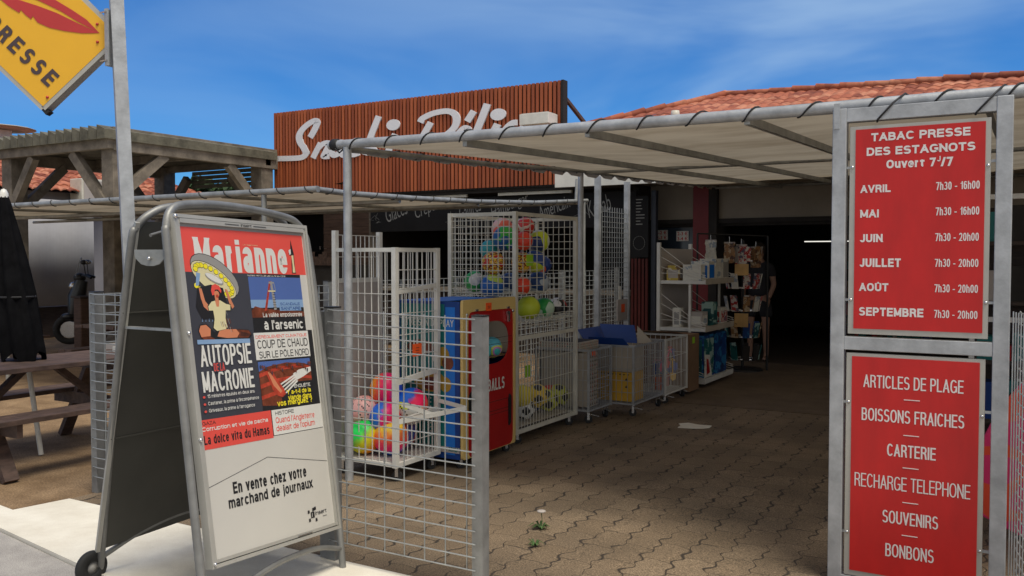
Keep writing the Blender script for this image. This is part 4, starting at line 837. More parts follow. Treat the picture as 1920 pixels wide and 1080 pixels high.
# ================================================================ MESH FENCES
def fence_post(x, y, h, parent=None, label=None, group=None):
    b = MM1(GALVF); b.box(x-.028, x+.028, y-.028, y+.028, 0, h); b.box(x-.031, x+.031, y-.031, y+.031, h, h+.006, BLACK)
    return b.build('post', parent=parent)
t = thing('mesh_fence', (-5.2, 3.55, 0), 'long welded mesh fence running back beside the white cages to the kiosk', 'fence')
py = [3.55, 5.73, 7.93, 10.13, 11.9]; ph = [1.283, 1.307, 1.325, 1.345, 1.37]
for y, h in zip(py, ph): fence_post(-5.2, y, h, t)
for (y0, y1), h in zip(zip(py, py[1:]), ph):
    b = MM1(WIRE); n = round((y1-y0-.06)/.12); b.grid((-5.165, y0+.03, .08), (0, y1-y0-.06, 0), (0, 0, h-.09), n, 19, .0035); b.build('mesh', parent=t)
def leaf(label, p0, p1, h0, h1, zb, n, nv, side, posts=(1, 1), r=.0033):
    """a gate leaf: two square posts and a welded wire mesh"""
    t = thing('mesh_gate', (p0[0], p0[1], 0), label, 'gate'); p0, p1 = Vector((*p0, 0)), Vector((*p1, 0)); u = (p1-p0).normalized(); sd_ = Vector(side)
    for p_, h, on in ((p0, h0, posts[0]), (p1, h1, posts[1])):
        if on:
            b = MM1(GALVF); b.bar(p_+Vector((0,0,.0)), p_+Vector((0,0,h)), .056, .056, None, up=u); b.bar(p_+Vector((0,0,h)), p_+Vector((0,0,h+.006)), .060, .060, BLACK, up=u); b.build('post', parent=t)
    b = MM1(WIRE); a = p0+u*.02; e = p1-u*.02; L = (e-a).length
    for i in range(n): q = a+u*(L*(i+.55)/n); b.tube([q+Vector((0,0,zb-.012)), q+Vector((0,0,h0+(h1-h0)*(i+.5)/n-.004))], r, 6)
    for j in range(nv+1):
        f = j/nv; z0 = zb+(h0-.012-zb)*f; z1 = zb+(h1-.012-zb)*f; o_ = sd_*.031
        b.tube([a-u*.028+o_+Vector((0,0,z0-.004)), a-u*.02+o_*1.15+Vector((0,0,z0+.005)), a+o_*1.0+u*.02+Vector((0,0,z0)), e+o_+Vector((0,0,z1)), e+u*.012+o_+Vector((0,0,z1))], r*1.05, 6)
    b.build('mesh', parent=t); return t
leaf('open zinc wire gate leaf standing between the poster board and the white cage', (-2.965, 3.30), (-2.10, 3.30), 1.258, 1.243, .105, 7, 19, (0,-1,0))
leaf('zinc wire gate leaf at the terrace side behind the poster board, mostly hidden by it', (-5.14, 3.50), (-4.30, 3.50), 1.285, 1.285, .105, 7, 19, (0,-1,0), (1, 1))
leaf('zinc wire gate leaf at the right edge beside the red sign frame', (-.062, 4.44), (.11, 3.50), 1.275, 1.275, .07, 16, 24, (1,.19,0), (0, 1), .003)
b = MM1(GALVF); b.box(-3.04, -3.0, 3.28, 3.32, 0, 1.24); tag(b.build('fence_post'), 'slim square steel post right behind the poster board foot, beside the near gate', 'post')

# ================================================================ POSTER BOARD (A-frame)
E_ = Vector((-.17228, .98480, -.02186)); L_ = Vector((-.98504, -.17232, 0)); FL = Vector((-2.6739, 2.2795, .0206)); TL = Vector((-2.9028, 2.2765, 1.6904))
MH = (TL-FL).normalized(); NH = E_.cross(MH).normalized(); NH = NH if NH.x > 0 else -NH
def pl(u, v, l=0.0): return FL+E_*u+MH*v+NH*l
board = thing('poster_board', (-3.2, 2.9, .02), 'free standing tubular A-frame board with a magazine cover poster on wheels', 'poster board')
b = MM1(BOARDTUBE)
path = [pl(-.015,.0), pl(-.012,.8), pl(-.008,1.52), pl(0,1.62), pl(.03,1.682), pl(.10,1.712), pl(.3,1.73), pl(.55,1.728), pl(.78,1.712), pl(.88,1.69), pl(.94,1.635), pl(.962,1.54), pl(.985,1.1), pl(.985,.7), pl(.955,.0)]
b.tube(catmull(path, 5), .0165, 12); b.tube(catmull([pl(-.012,.09), pl(.2,.15), pl(.47,.175), pl(.75,.155), pl(.948,.10)], 5), .0125, 10); b.build('front_frame', parent=board)
bt = lambda y, f: Vector((-3.15-.57*f, y, 1.70-1.67*f))
b = MM1(BOARDTUBE)
path = [bt(2.53,.985), bt(2.42,.5), bt(2.345,.10), bt(2.35,.045), bt(2.40,.01), bt(2.5,-.012), bt(2.75,-.02), bt(3.0,-.015), bt(3.15,.01), bt(3.215,.05), bt(3.235,.11), bt(3.31,.5), bt(3.40,1.0)]
b.tube(catmull(path, 5), .0165, 12); b.tube(catmull([bt(2.52,.95), bt(2.72,.905), bt(2.96,.885), bt(3.2,.905), bt(3.385,.95)], 5), .0125, 10)
b.tube(catmull([pl(.02,1.60,-.1), pl(.3,1.665,-.1), pl(.6,1.66,-.1), pl(.9,1.6,-.1)], 5), .007, 8); bf = b.build('back_frame', parent=board)
for y, nm in ((2.505, 1), (3.40, 0)):
    c = Vector((-3.712, y-.02, .074))
    b = MM1(RUBBER); b.lathe([(.03,-.017),(.066,-.017),(.076,-.010),(.076,.010),(.066,.017),(.03,.017),(.03,-.017)], c, 28, None, 'x'); wh = b.build('wheel', parent=board)
    b = MM1(PGREY); b.lathe([(0,.02),(.012,.019),(.016,.012),(.031,.010),(.031,-.01),(0,-.02)], c, 16, None, 'x'); b.build('hub', parent=wh)
b = MM1(DARKP)
c0, c1, c2, c3 = bt(2.355,.03), bt(3.20,.03), bt(3.35,.905), bt(2.50,.925)
b.prism([c0, c1, c2, c3], (.012, 0, .004)); b.build('back_panel', parent=board)
b = MM1(DARKP); b.bar((bt(2.36,.26)+Vector((.014,0,.006))), (bt(3.24,.26)+Vector((.014,0,.006))), .004, .006); b.bar(bt(2.43,.60)+Vector((.015,0,.006)), bt(3.30,.60)+Vector((.015,0,.006)), .004, .006); b.build('seam', parent=board)
b = MM1(ALU); b.bar(bt(2.345,.03)+Vector((.006,0,0)), bt(2.49,.925)+Vector((.006,0,0)), .018, .018); b.build('edge_profile', parent=board)
b = MM1(GALV2); b.bar(bt(2.40,.295), pl(-.012,1.215), .026, .010); b.build('spreader', parent=board)
b = MM1(GALV2); pq = [pl(-.012,1.50,-.01)+L_*(.15*a)+Vector((0,0,-.035*math.sin(min(1,a)*3.14)**.5)) for a in (0,.2,.4,.6,.8,1)]; b.prism(pq+[pl(-.012,1.53,-.01)+L_*.15, pl(-.012,1.53,-.01)], E_*.006); b.build('hinge_plate', parent=board)
b = MM1(SILV); b.sphere(pl(-.018,1.495,-.01)+L_*.075, .008, 10, 6); b.build('bolt', parent=board)
# poster case
Qd = dict(TL=(.007,1.667), TR=(.915,1.67), BL=(.017,.284), BR=(.925,.204))
def pp(s, t_, l=0.0):
    u = (1-s)*(1-t_)*Qd['BL'][0]+s*(1-t_)*Qd['BR'][0]+(1-s)*t_*Qd['TL'][0]+s*t_*Qd['TR'][0]
    v = (1-s)*(1-t_)*Qd['BL'][1]+s*(1-t_)*Qd['BR'][1]+(1-s)*t_*Qd['TL'][1]+s*t_*Qd['TR'][1]
    return pl(u, v, .022+l)
case = thing_case = None
b = MM1(ALU)
def prof(s0, t0, s1, t1, l0, l1, m=None): b.prism([pp(s0,t0,l0), pp(s1,t0,l0), pp(s1,t1,l0), pp(s0,t1,l0)], NH*(l1-l0), m)
prof(0, 0, .016, 1, -.02, .014); prof(.984, 0, 1, 1, -.02, .014); prof(.016, 0, .984, .010, -.02, .0138); prof(.016, .9895, .984, 1, -.02, .0138)
prof(.019, .013, .034, .9885, -.01, .010); prof(.966, .013, .981, .9885, -.01, .010); prof(.034, .013, .966, .0225, -.01, .0098); prof(.034, .9755, .966, .9885, -.01, .0128)
prof(0.012, .006, .988, .994, -.02, -.002, DARKP)
case = b.build('poster_case', parent=board)
b = MM1(INK); stroke_text(b, 'Insert', (.445,.9775*1.5236,.525,.9870*1.5236), lambda u, v, l: pp(u, v/1.5236, .0142+l), None, .0, lift=.0002); b.bar(pp(.33,.982,.0142), pp(.43,.982,.0142), .0015, .002); b.bar(pp(.54,.982,.0142), pp(.64,.982,.0142), .0015, .002); b.build('maker_mark', parent=case)
for s, t_ in ((.004,.992), (.008,.66), (.008,.36), (.012,.012)):
    b = MM1(SILV); b.sphere(pp(s, t_, .016), .009, 12, 8); b.build('rivet', parent=case)
b = MM1(POSTER); b.prism([pp(.034,.0225,0), pp(.966,.0225,0), pp(.966,.9775,0), pp(.034,.9775,0)], NH*.001); poster = b.build('poster', parent=board)
LAY = [0.0012]
def R4(b, s0, t0, s1, t1, m, skew=0): LAY[0] += .00004; b.poly([pp(s0,t0,LAY[0]), pp(s1,t0+skew,LAY[0]), pp(s1,t1+skew,LAY[0]), pp(s0,t1,LAY[0])], m)
def PG(b, pts, m): LAY[0] += .00004; b.poly([pp(s, t_, LAY[0]) for s, t_ in pts], m)
def EL(b, s, t_, rs, rt, m, a0=0): LAY[0] += .00004; b.poly([pp(s+rs*math.cos(a)*math.cos(a0)-rs*math.sin(a)*math.sin(a0)*rt/rs, t_+(rs*math.cos(a)*math.sin(a0)+rt*math.sin(a)*math.cos(a0)*1.0)*(1 if a0 == 0 else .62), LAY[0]) for a in [i*6.283/22 for i in range(22)]], m)
ASP = 1.5236       # panel height / width
def TX(b, s, box, m, bold=0, shear=0):
    bx = (box[0], box[1]*ASP, box[2], box[3]*ASP); L0 = LAY[0]; stroke_text(b, s, bx, lambda u, v, l: pp(u, v/ASP, L0+l), m, bold, shear, .00003, ls=.00003); LAY[0] += .00018
b = MM1(PWH)
R4(b, .036, .955, .964, .976, PGREY); R4(b, .036, .836, .962, .966, PRED)
R4(b, .046, .413, .53, .836, PDARK); R4(b, .53, .334, .958, .655, INK); R4(b, .47, .655, .905, .836, INK); R4(b, .45, .655, .53, .836, PDARK)
TX(b, 'Marianne', (.118,.838,.805,.938), PWH, .045)
TX(b, 'Numéro 1167 Du 26 juillet au 1er août 2019', (.47,.8265,.775,.8325), PWH, .01); TX(b, 'Un regard libre', (.46,.9215,.575,.926), PCREAM, .0)
LAY[0] = .0017
# small statue figure beside the masthead
PG(b, [(.825,.905),(.845,.918),(.855,.95),(.868,.915),(.872,.905),(.868,.86),(.874,.84),(.838,.84),(.842,.87),(.850,.90),(.836,.897)], INK); PG(b, [(.848,.898),(.866,.9),(.864,.872),(.868,.843),(.845,.843),(.85,.87)], PCREAM); PG(b, [(.828,.915),(.848,.92),(.846,.903),(.832,.9)], PWH)
LAY[0] = .0017
# drawing: raised round platter, figure in cream dress, lying figure
def RE(cx, cy, rx, ry, dg, m, n=26):
    c_, s_ = math.cos(R(dg)), math.sin(R(dg)); PG(b, [(cx+rx*math.cos(a)*c_-ry*math.sin(a)*s_, cy+(rx*math.cos(a)*s_+ry*math.sin(a)*c_)/ASP) for a in [i*6.2832/n for i in range(n)]], m)
RE(.240, .826, .170, .078, -24, INK); RE(.240, .826, .166, .075, -24, PGREY)
RE(.228, .814, .158, .060, -25, INK); RE(.228, .814, .155, .057, -25, PCREAM)
for k in range(15):
    a = -.75+k*.29; cx = .228+(.128*math.cos(a)*.906+.040*math.sin(a)*.42); cy = .814+(-.128*math.cos(a)*.423+.040*math.sin(a)*.906)/ASP
    RE(cx, cy, .0165, .0125, -15, INK, 14); RE(cx, cy, .0145, .0108, -15, PYEL, 14)
RE(.105, .797, .014, .012, 0, PYEL, 12); RE(.125, .786, .014, .012, 0, PYEL, 12)
RE(.228, .817, .063, .017, -20, PGREY); RE(.226, .819, .058, .013, -20, PWH)
PG(b, [(.088,.735),(.11,.79),(.2,.8),(.28,.79),(.30,.74),(.2,.70),(.12,.70)], INK)
PG(b, [(.100,.795),(.122,.798),(.138,.832),(.113,.835)], PLBLUE)
PG(b, [(.118,.790),(.136,.788),(.150,.752),(.172,.738),(.166,.722),(.138,.735),(.124,.76)], PSKIN)
PG(b, [(.292,.788),(.308,.785),(.330,.752),(.345,.735),(.330,.728),(.312,.745)], PSKIN)
PG(b, [(.162,.738),(.19,.752),(.215,.755),(.25,.756),(.29,.745),(.322,.742),(.318,.722),(.285,.722),(.278,.70),(.285,.672),(.250,.658),(.205,.662),(.182,.672),(.196,.70),(.192,.722),(.165,.722)], INK)
PG(b, [(.166,.736),(.192,.750),(.218,.753),(.25,.754),(.288,.743),(.318,.740),(.314,.724),(.281,.724),(.274,.70),(.280,.674),(.248,.660),(.208,.664),(.187,.673),(.2,.70),(.196,.724),(.169,.724)], PCREAM)
PG(b, [(.215,.753),(.245,.754),(.238,.735),(.222,.735)], PSKIN); PG(b, [(.215,.78),(.24,.78),(.24,.752),(.218,.752)], PSKIN)
PG(b, [(.196,.782),(.205,.797),(.228,.802),(.255,.796),(.266,.782),(.262,.775),(.242,.786),(.222,.785),(.214,.770),(.202,.768)], PRED); EL(b, .232, .772, .017, .010, PSKIN); EL(b, .234, .766, .009, .005, PSAUS)
PG(b, [(.085,.668),(.10,.684),(.14,.686),(.17,.672),(.19,.66),(.21,.664),(.26,.668),(.34,.667),(.43,.664),(.45,.650),(.43,.638),(.36,.634),(.28,.636),(.20,.644),(.15,.640),(.10,.645)], INK)
PG(b, [(.089,.666),(.102,.681),(.138,.683),(.165,.670),(.16,.650),(.13,.646),(.10,.648)], PSKIN); PG(b, [(.205,.648),(.222,.664),(.27,.668),(.34,.667),(.36,.655),(.34,.642),(.27,.642)], PSKIN); PG(b, [(.36,.655),(.345,.666),(.43,.662),(.445,.650),(.42,.640),(.345,.642)], PBROWN); PG(b, [(.10,.648),(.155,.65),(.19,.640),(.13,.634)], PBROWN)
for k in range(4): PG(b, [(.115+k*.022,.692),(.120+k*.022,.692),(.119+k*.022,.702-.003*(k % 2))], PLBLUE)
R4(b, .070, .628, .430, .641, PLBLUE, -.004)
TX(b, 'AUTOPSIE', (.078,.563,.428,.624), PWH, .045); TX(b, 'MACRONIE', (.074,.490,.428,.549), PWH, .045)
R4(b, .150, .545, .236, .573, PDARK); TX(b, 'DE LA', (.158,.548,.230,.571), PRED, .04)
for k, s_ in enumerate(('15 ministres épuisés en deux ans', 'Castaner, la prime à l\'incompétence', 'Griveaux, la prime à l\'arrogance')):
    z = .471-k*.0205; TX(b, s_, (.094, z, (.421, .448, .412)[k], z+.0125), PWH, -.002); EL(b, .073, z+.006, .008, .0035, PRED)
LAY[0] = .0017
# blue photograph
R4(b, .472, .735, .905, .826, PBLUE); R4(b, .472, .728, .905, .755, PLBLUE); R4(b, .472, .655, .905, .730, INK); PG(b, [(.472,.722),(.50,.735),(.58,.726),(.70,.722),(.905,.716),(.905,.70),(.472,.70)], PBROWN)
PG(b, [(.632,.812),(.648,.814),(.592,.722),(.572,.72)], PSAUS); PG(b, [(.640,.812),(.656,.813),(.672,.724),(.650,.722)], PGREY); R4(b, .628, .806, .672, .811, PGREY); R4(b, .618, .780, .676, .784, PCREAM); PG(b, [(.668,.808),(.673,.808),(.680,.784),(.676,.784)], PGREY)
for k in range(7): R4(b, .645+k*.001, .73+k*.008, .672, .7315+k*.008, INK)
TX(b, 'SCANDALE', (.702,.737,.872,.7455), PBLUE, .02); TX(b, 'SANITAIRE', (.705,.722,.874,.7305), PBLUE, .02)
R4(b, .695, .7345, .88, .7475, PLBLUE); R4(b, .695, .7195, .88, .7335, PLBLUE); TX(b, 'SCANDALE', (.702,.737,.872,.7455), BLUE2, .02); TX(b, 'SANITAIRE', (.705,.722,.874,.7315), BLUE2, .02)
TX(b, 'La vallée empoisonnée', (.553,.697,.882,.7145), PWH, .02); TX(b, 'à l\'arsenic', (.553,.661,.881,.6905), PWH, .035)
LAY[0] = .0017
# climate box
R4(b, .466, .570, .918, .653, PWH); TX(b, 'DÉRÈGLEMENT CLIMATIQUE', (.478,.635,.903,.6475), PRED, .02); TX(b, 'COUP DE CHAUD', (.485,.604,.905,.630), INK, -.012); TX(b, 'SUR LE PÔLE NORD', (.49,.574,.905,.601), INK, -.012)
LAY[0] = .0017
# sausage photograph
R4(b, .472, .415, .908, .566, INK); R4(b, .474, .53, .906, .564, PBLUE); PG(b, [(.474,.534),(.55,.548),(.70,.556),(.85,.549),(.906,.540),(.906,.46),(.7,.42),(.474,.43)], PBROWN)
for k in range(6): PG(b, [(.474,.528-k*.017),(.62,.545-k*.018),(.80,.548-k*.017),(.905,.538-k*.016),(.905,.530-k*.016),(.80,.537-k*.017),(.62,.533-k*.018),(.474,.516-k*.017)], PSAUS if k % 2 == 0 else PBROWN)
R4(b, .63, .416, .906, .492, INK); PG(b, [(.906,.536),(.80,.530),(.745,.518),(.77,.497),(.83,.506),(.906,.522)], PWH)
for k in range(4): PG(b, [(.752+k*.007,.516-k*.006),(.76+k*.007,.511-k*.006),(.632+k*.014,.486-k*.009),(.622+k*.014,.489-k*.009)], PWH)
PG(b, [(.525,.528),(.548,.540),(.575,.535),(.60,.512),(.655,.475),(.668,.458),(.64,.449),(.60,.455),(.565,.475),(.545,.505)], PSAUS); PG(b, [(.54,.530),(.555,.533),(.59,.505),(.64,.468),(.625,.462),(.575,.488)], PSKIN)
TX(b, 'ENQUÊTE', (.742,.4735,.884,.487), PWH, .02); TX(b, 'Y a-t-il de la', (.676,.455,.884,.4695), PYEL, .03); TX(b, 'viande dans', (.682,.4365,.884,.4525), PYEL, .03); TX(b, 'vos merguez ?', (.588,.418,.886,.435), PYEL, .035)
LAY[0] = .0017
# bottom strips
R4(b, .036, .329, .530, .4135, PRED); TX(b, 'GAZA', (.047,.398,.133,.408), INK, .02); TX(b, 'Corruption et vie de pacha', (.040,.378,.502,.393), PWH, .035); TX(b, 'La dolce vita du Hamas', (.046,.343,.503,.369), INK, .02)
R4(b, .535, .336, .958, .413, PWH); TX(b, 'HISTOIRE', (.563,.396,.716,.4075), INK, .015); TX(b, 'Quand l\'Angleterre', (.560,.3665,.890,.3895), PRED, -.002); TX(b, 'dealait de l\'opium', (.558,.342,.886,.3645), PRED, -.002)
LAY[0] = .0017
# lower part
def LN(b, p0, p1): LAY[0] += .00004; b.poly([pp(p0[0],p0[1]-.0007,LAY[0]), pp(p1[0],p1[1]-.0007,LAY[0]), pp(p1[0],p1[1]+.0007,LAY[0]), pp(p0[0],p0[1]+.0007,LAY[0])], INK)
LN(b, (.036,.222), (.467,.275)); LN(b, (.467,.275), (.960,.224))
TX(b, 'En vente chez votre', (.198,.190,.763,.224), INK, .04); TX(b, 'marchand de journaux', (.158,.144,.805,.182), INK, .04)
TX(b, 'insert', (.80,.0625,.902,.0755), INK, .01); R4(b, .862, .053, .90, .0545, INK)
for s, t_ in ((.735,.073), (.765,.060), (.792,.079), (.738,.047), (.795,.043), (.775,.0775)): PG(b, [(s,t_),(s+.018,t_+.001),(s+.017,t_+.011),(s+.002,t_+.010)], INK)
R4(b, .76, .057, .792, .076, INK); TX(b, 'I', (.77,.060,.784,.073), PWH, .02)
for k in range(26):                                   # folds and pencil hatching of the drawing
    sx = .20+.008*(k % 9)+.002*k; tx = .742-.0085*(k//3); PG(b, [(sx,tx), (sx+.004,tx), (sx+.010,tx-.016), (sx+.008,tx-.016)], PBROWN if k % 2 else PGREY)
for k in range(14): PG(b, [(.37+.006*k,.660-.0008*k), (.374+.006*k,.660-.0008*k), (.366+.006*k,.644), (.363+.006*k,.644)], INK)
for k in range(30): s0 = .48+.0142*k; z0 = .560-.0006*(k % 7)**2; PG(b, [(s0,z0-.008), (s0+.012,z0-.006), (s0+.010,z0-.018), (s0+.002,z0-.016)], PBROWN if k % 3 else PDARK)
b.build('print', parent=poster)
b = MM1(SILV); b.bar(pp(.62,.016,.012), pp(.74,.016,.012), .003, .006); b.build('latch', parent=case)

# ================================================================ YELLOW DIAMOND SIGN
b = MM1(GALV); b.bar((-4.60,3.42,0), (-4.845,3.42,4.3), .075, .075, up=(.87,-.5,0)); tag(b.build('sign_pole'), 'leaning square galvanised pole carrying the yellow diamond sign', 'pole')
W_ = Vector((-.80,-.60,0)).normalized(); NR = Vector((-W_.y, W_.x, 0)); NR = NR if NR.y < 0 else -NR
RC = Vector((-4.795, 3.455, 2.855)); HD = .445; CC = RC+W_*HD
t = thing('press_sign', tuple(CC-Vector((0,0,HD))), 'yellow diamond shaped press sign with red feather and dark letters', 'sign')
dp = lambda a, b_, l=0.0: CC-W_*(a*HD)+Vector((0,0,b_*HD))+NR*l        # a to the right, b up
b = MM1(YELLOW); b.prism([dp(.98,0,-.018), dp(0,.98,-.018), dp(-.98,0,-.018), dp(0,-.98,-.018)], NR*.036); face = b.build('face', parent=t)
b = MM1(ALU)
for p0, p1 in (((1.0,0),(0,1.0)), ((0,1.0),(-1.0,0)), ((-1.0,0),(0,-1.0)), ((0,-1.0),(1.0,0))): b.bar(dp(p0[0]*1.01,p0[1]*1.01,-.03), dp(p1[0]*1.01,p1[1]*1.01,-.03), .030, .092, up=NR)
b.box(0,0,0,0,0,0); b.build('frame', parent=t)
b = MM1(BLACK); b.bar(dp(.0,-1.06,-.02), dp(.055,-1.015,-.02), .036, .06, up=NR); b.build('corner_cap', parent=t)
# in sign coordinates: p along the lower-left edge direction, q across
dq = lambda p_, q, l: dp((p_+q)*.5, (-p_+q)*.5, .0185+l)
b = MM1(SLETTER); [stroke_text(b, ch, (-.82+k*.285,-.66,-.82+k*.285+.19,-.34), lambda u, v, l: dq(u, v, .001+l), None, weight=.21) for k, ch in enumerate('PRESSE')]; b.build('lettering', parent=face)
b = MM1(FEATHER)
fe = catmull([(-.95,.70,0), (-.7,.86,0), (-.3,.93,0), (.15,.84,0), (.45,.72,0), (.80,.56,0)], 6); fl = catmull([(.80,.56,0), (.48,.38,0), (.2,.24,0), (.0,.19,0)], 6)
def fp_(x, y, l=.002): return dp(x, y, .0185+l)
# feather outline (a,b of the sign), tip at right
b.poly([fp_(x, y) for x, y in [(.75,.02),(.58,.20),(.40,.32),(.15,.47),(-.10,.58),(-.35,.62),(-.28,.53),(.0,.42),(.25,.30),(.46,.17),(.30,.22),(.0,.33),(-.25,.42),(-.5,.46),(-.52,.40)][:10]])
b.poly([fp_(x, y, .0024) for x, y in [(.75,.02),(.45,.155),(.2,.275),(-.05,.365),(-.3,.44),(-.56,.50),(-.50,.42),(-.42,.35),(-.28,.26),(-.26,.30),(-.20,.235),(-.13,.18),(-.11,.225),(-.05,.14),(.10,.075),(.30,.035),(.52,.012)]]); b.build('feather', parent=face)
for a, c in ((.72,.14), (.72,-.10), (.06,-.86)):
    b = MM1(FEATHER); b.sphere(dp(a, c, .02), .009, 8, 5, scale=(1,1,1)); b.build('rivet', parent=face)
b = MM1(GALV); b.box(-4.808, -4.785, 3.365, 3.375, 2.66, 3.0); b.box(-4.815, -4.808, 3.365, 3.44, 2.66, 3.0); b.build('bracket', parent=t)
for z in (2.69, 2.98):
    b = MM1(SILV); b.tube([(-4.85,3.36,z), (-4.79,3.36,z)], .005, 6); b.build('bolt', parent=t)

# ================================================================ OPENING HOURS FRAME
t = thing('notice_stand', (-.44, 4.47, 0), 'tall galvanised frame holding two red notice panels by the shop passage', 'sign frame')
b = MM1(GALV); b.box(-.822, -.758, 4.44, 4.50, -.07, 2.216); b.build('post', parent=t, bevel=.004)
b = MM1(GALV); b.box(-.132, -.066, 4.44, 4.50, -.07, 2.216); b.build('post', parent=t, bevel=.004)
b = MM1(GALV); b.box(-.758, -.132, 4.442, 4.498, 2.150, 2.214); b.build('top_rail', parent=t, bevel=.003)
b = MM1(GALV); b.box(-.758, -.132, 4.442, 4.498, 1.064, 1.127); b.build('middle_rail', parent=t, bevel=.003)
b = MM1(GALV); b.box(-.758, -.132, 4.442, 4.498, -.055, -.03); b.build('bottom_rail', parent=t)
b = MM1(GALV); b.box(-.815, -.788, 4.434, 4.44, 2.12, 2.24); b.build('tie_plate', parent=t)
b = MM1(CORD)
for x in (-.60, -.19):
    for dx in (0,): b.tube([(x+.10,4.575,2.272), (x+.085,4.545,2.279), (x+.07,4.515,2.262), (x+.045,4.437,2.222), (x-.02,4.435,2.150), (x-.025,4.46,2.144)], .005, 6)
b.build('tie_cord', parent=t)
SY = 4.44
def red_panel(label, x0, x1, z0, z1, words):
    b = MM1(ALU); b.box(x0, x1, SY+.008, SY+.03, z0, z1); f = b.build('notice_panel', parent=t, bevel=.002); f['label'] = label
    b = MM1(SIGNRED); b.box(x0+.026, x1-.022, SY+.004, SY+.008, z0+.026, z1-.016); b.build('panel', parent=f)
    b = MM1(SIGNWHITE)
    for w_, bx, bold in words:
        if w_ == '-': b.box(bx[0], bx[2], SY+.0025, SY+.004, bx[1], bx[3])
        else: stroke_text(b, w_, bx, lambda u, v, l: Vector((u, SY+.0035-l, v)), None, bold, lift=.0004)
    b.build('lettering', parent=f)
    for x, z in ((x0+.012, (z0+z1)/2+.3), (x1-.01, (z0+z1)/2+.28), (x0+.012, (z0+z1)/2-.33), (x1-.01, (z0+z1)/2-.33)):
        b = MM1(SILV); b.lathe([(0,-.004),(.007,-.003),(.008,0)], (x, SY+.006, z), 10, None, 'y'); b.build('screw', parent=f)
    for z in ((z0+z1)/2+.3, (z0+z1)/2-.33):
        b = MM1(GALV); b.bar((-.76, SY+.02, z), (x0, SY+.02, z), .012); b.build('lug', parent=f); b = MM1(GALV); b.bar((x1, SY+.02, z), (-.132, SY+.02, z), .012); b.build('lug', parent=f)
def hr(w_, x1, z, h, t_, zt): return [(w_, (-.692, z, x1, z+h), .045), (t_, (-.369, zt, -.193, zt+.036), .012)]
W1 = [('TABAC PRESSE', (-.648,2.051,-.233,2.089), .055), ('DES ESTAGNOTS', (-.667,1.984,-.213,2.022), .055), ('Ouvert 7', (-.580,1.921,-.372,1.960), .05), ('J', (-.366,1.942,-.352,1.966), .02), ('/7', (-.350,1.919,-.302,1.960), .05)]
for a in (('AVRIL', -.560, 1.811, .036, '7h30 - 16h00', 1.812), ('MAI', -.610, 1.694, .037, '7h30 - 16h00', 1.697), ('JUIN', -.592, 1.578, .038, '7h30 - 20h00', 1.580), ('JUILLET', -.512, 1.461, .040, '7h30 - 20h00', 1.463), ('AOÛT', -.564, 1.347, .048, '7h30 - 20h00', 1.347), ('SEPTEMBRE', -.413, 1.230, .040, '7h30 - 20h00', 1.230)): W1 += hr(*a)
red_panel('upper red notice panel with opening hours from avril to septembre', -.743, -.151, 1.141, 2.126, W1)
W2 = [('ARTICLES DE PLAGE', (-.668,.890,-.243,.950), .03), ('-', (-.49,.841,-.422,.8445), 0), ('BOISSONS FRAICHES', (-.674,.732,-.238,.792), .03), ('-', (-.491,.6745,-.423,.678), 0), ('CARTERIE', (-.560,.573,-.352,.631), .03), ('-', (-.491,.522,-.423,.5255), 0),
      ('RECHARGE TELEPHONE', (-.702,.413,-.209,.478), .03), ('-', (-.49,.359,-.422,.3625), 0), ('SOUVENIRS', (-.576,.255,-.338,.315), .03), ('-', (-.491,.204,-.423,.2075), 0), ('BONBONS', (-.561,.096,-.354,.158), .03)]
red_panel('lower red notice panel listing beach goods, drinks, cards and sweets', -.747, -.158, -.025, 1.050, W2)

# ================================================================ helpers for rolling cages
def caster(parent, x, y, r=.038, ang=0.0, brake=False):
    c = Vector((x, y, r)); d = Vector((math.cos(ang), math.sin(ang), 0)); b = MM1(SILV)
    s_ = Vector((-d.y, d.x, 0))
    b.bar(c+s_*.018+Vector((0,0,-.004)), c+s_*.016+Vector((0,0,r+.03)), .022, .004, None, up=s_); b.bar(c-s_*.018+Vector((0,0,-.004)), c-s_*.016+Vector((0,0,r+.03)), .022, .004, None, up=s_)
    b.bar(c+Vector((0,0,r+.028)), c+Vector((0,0,r+.04)), .05, .05)
    if brake: b.bar(c+d*.02+Vector((0,0,r+.01)), c+d*.095+Vector((0,0,r-.008)), .03, .006)
    f = b.build('caster', parent=parent)
    b = MM1(RUBBER); n = 16; rr = [c+(d*math.cos(a*6.283/n)+Vector((0,0,1))*math.sin(a*6.283/n))*r for a in range(n)]
    b.prism([q-s_*.012 for q in rr], s_*.024); b.build('wheel', parent=f)

# ---------------------------------------------------------------- white promotion cage with beach balls
t = thing('ball_cage', (-3.9, 4.92, 0), 'white wire promotion cage on casters behind the near gate, holding neon beach balls', 'display cage')
P_ = .034; X0, X1, Y0, Y1 = -4.15, -3.63, 4.65, 5.13
b = MM1(WHITE)
for x, y, h in ((X0,Y0,1.695), (X0,Y1,1.695), (X1,Y0,1.575), (X1,Y1,1.575)): b.box(x-P_/2, x+P_/2, y-P_/2, y+P_/2, .10, h)
for y, h in ((Y0, 1.56), (Y0, .115)): b.bar((X0,y,h), (X1,y,h), .022, .026)
b.bar((X1,Y0,1.56), (X1,Y1,1.56), .022, .026); b.bar((X1,Y0,.115), (X1,Y1,.115), .03, .03); b.bar((X0,Y0,.115), (X0,Y1,.115), .03, .03); b.bar((X0,Y1,.115), (X1,Y1,.115), .03, .03); b.bar((X0,Y1,1.56), (X1,Y1,1.56), .02, .02)
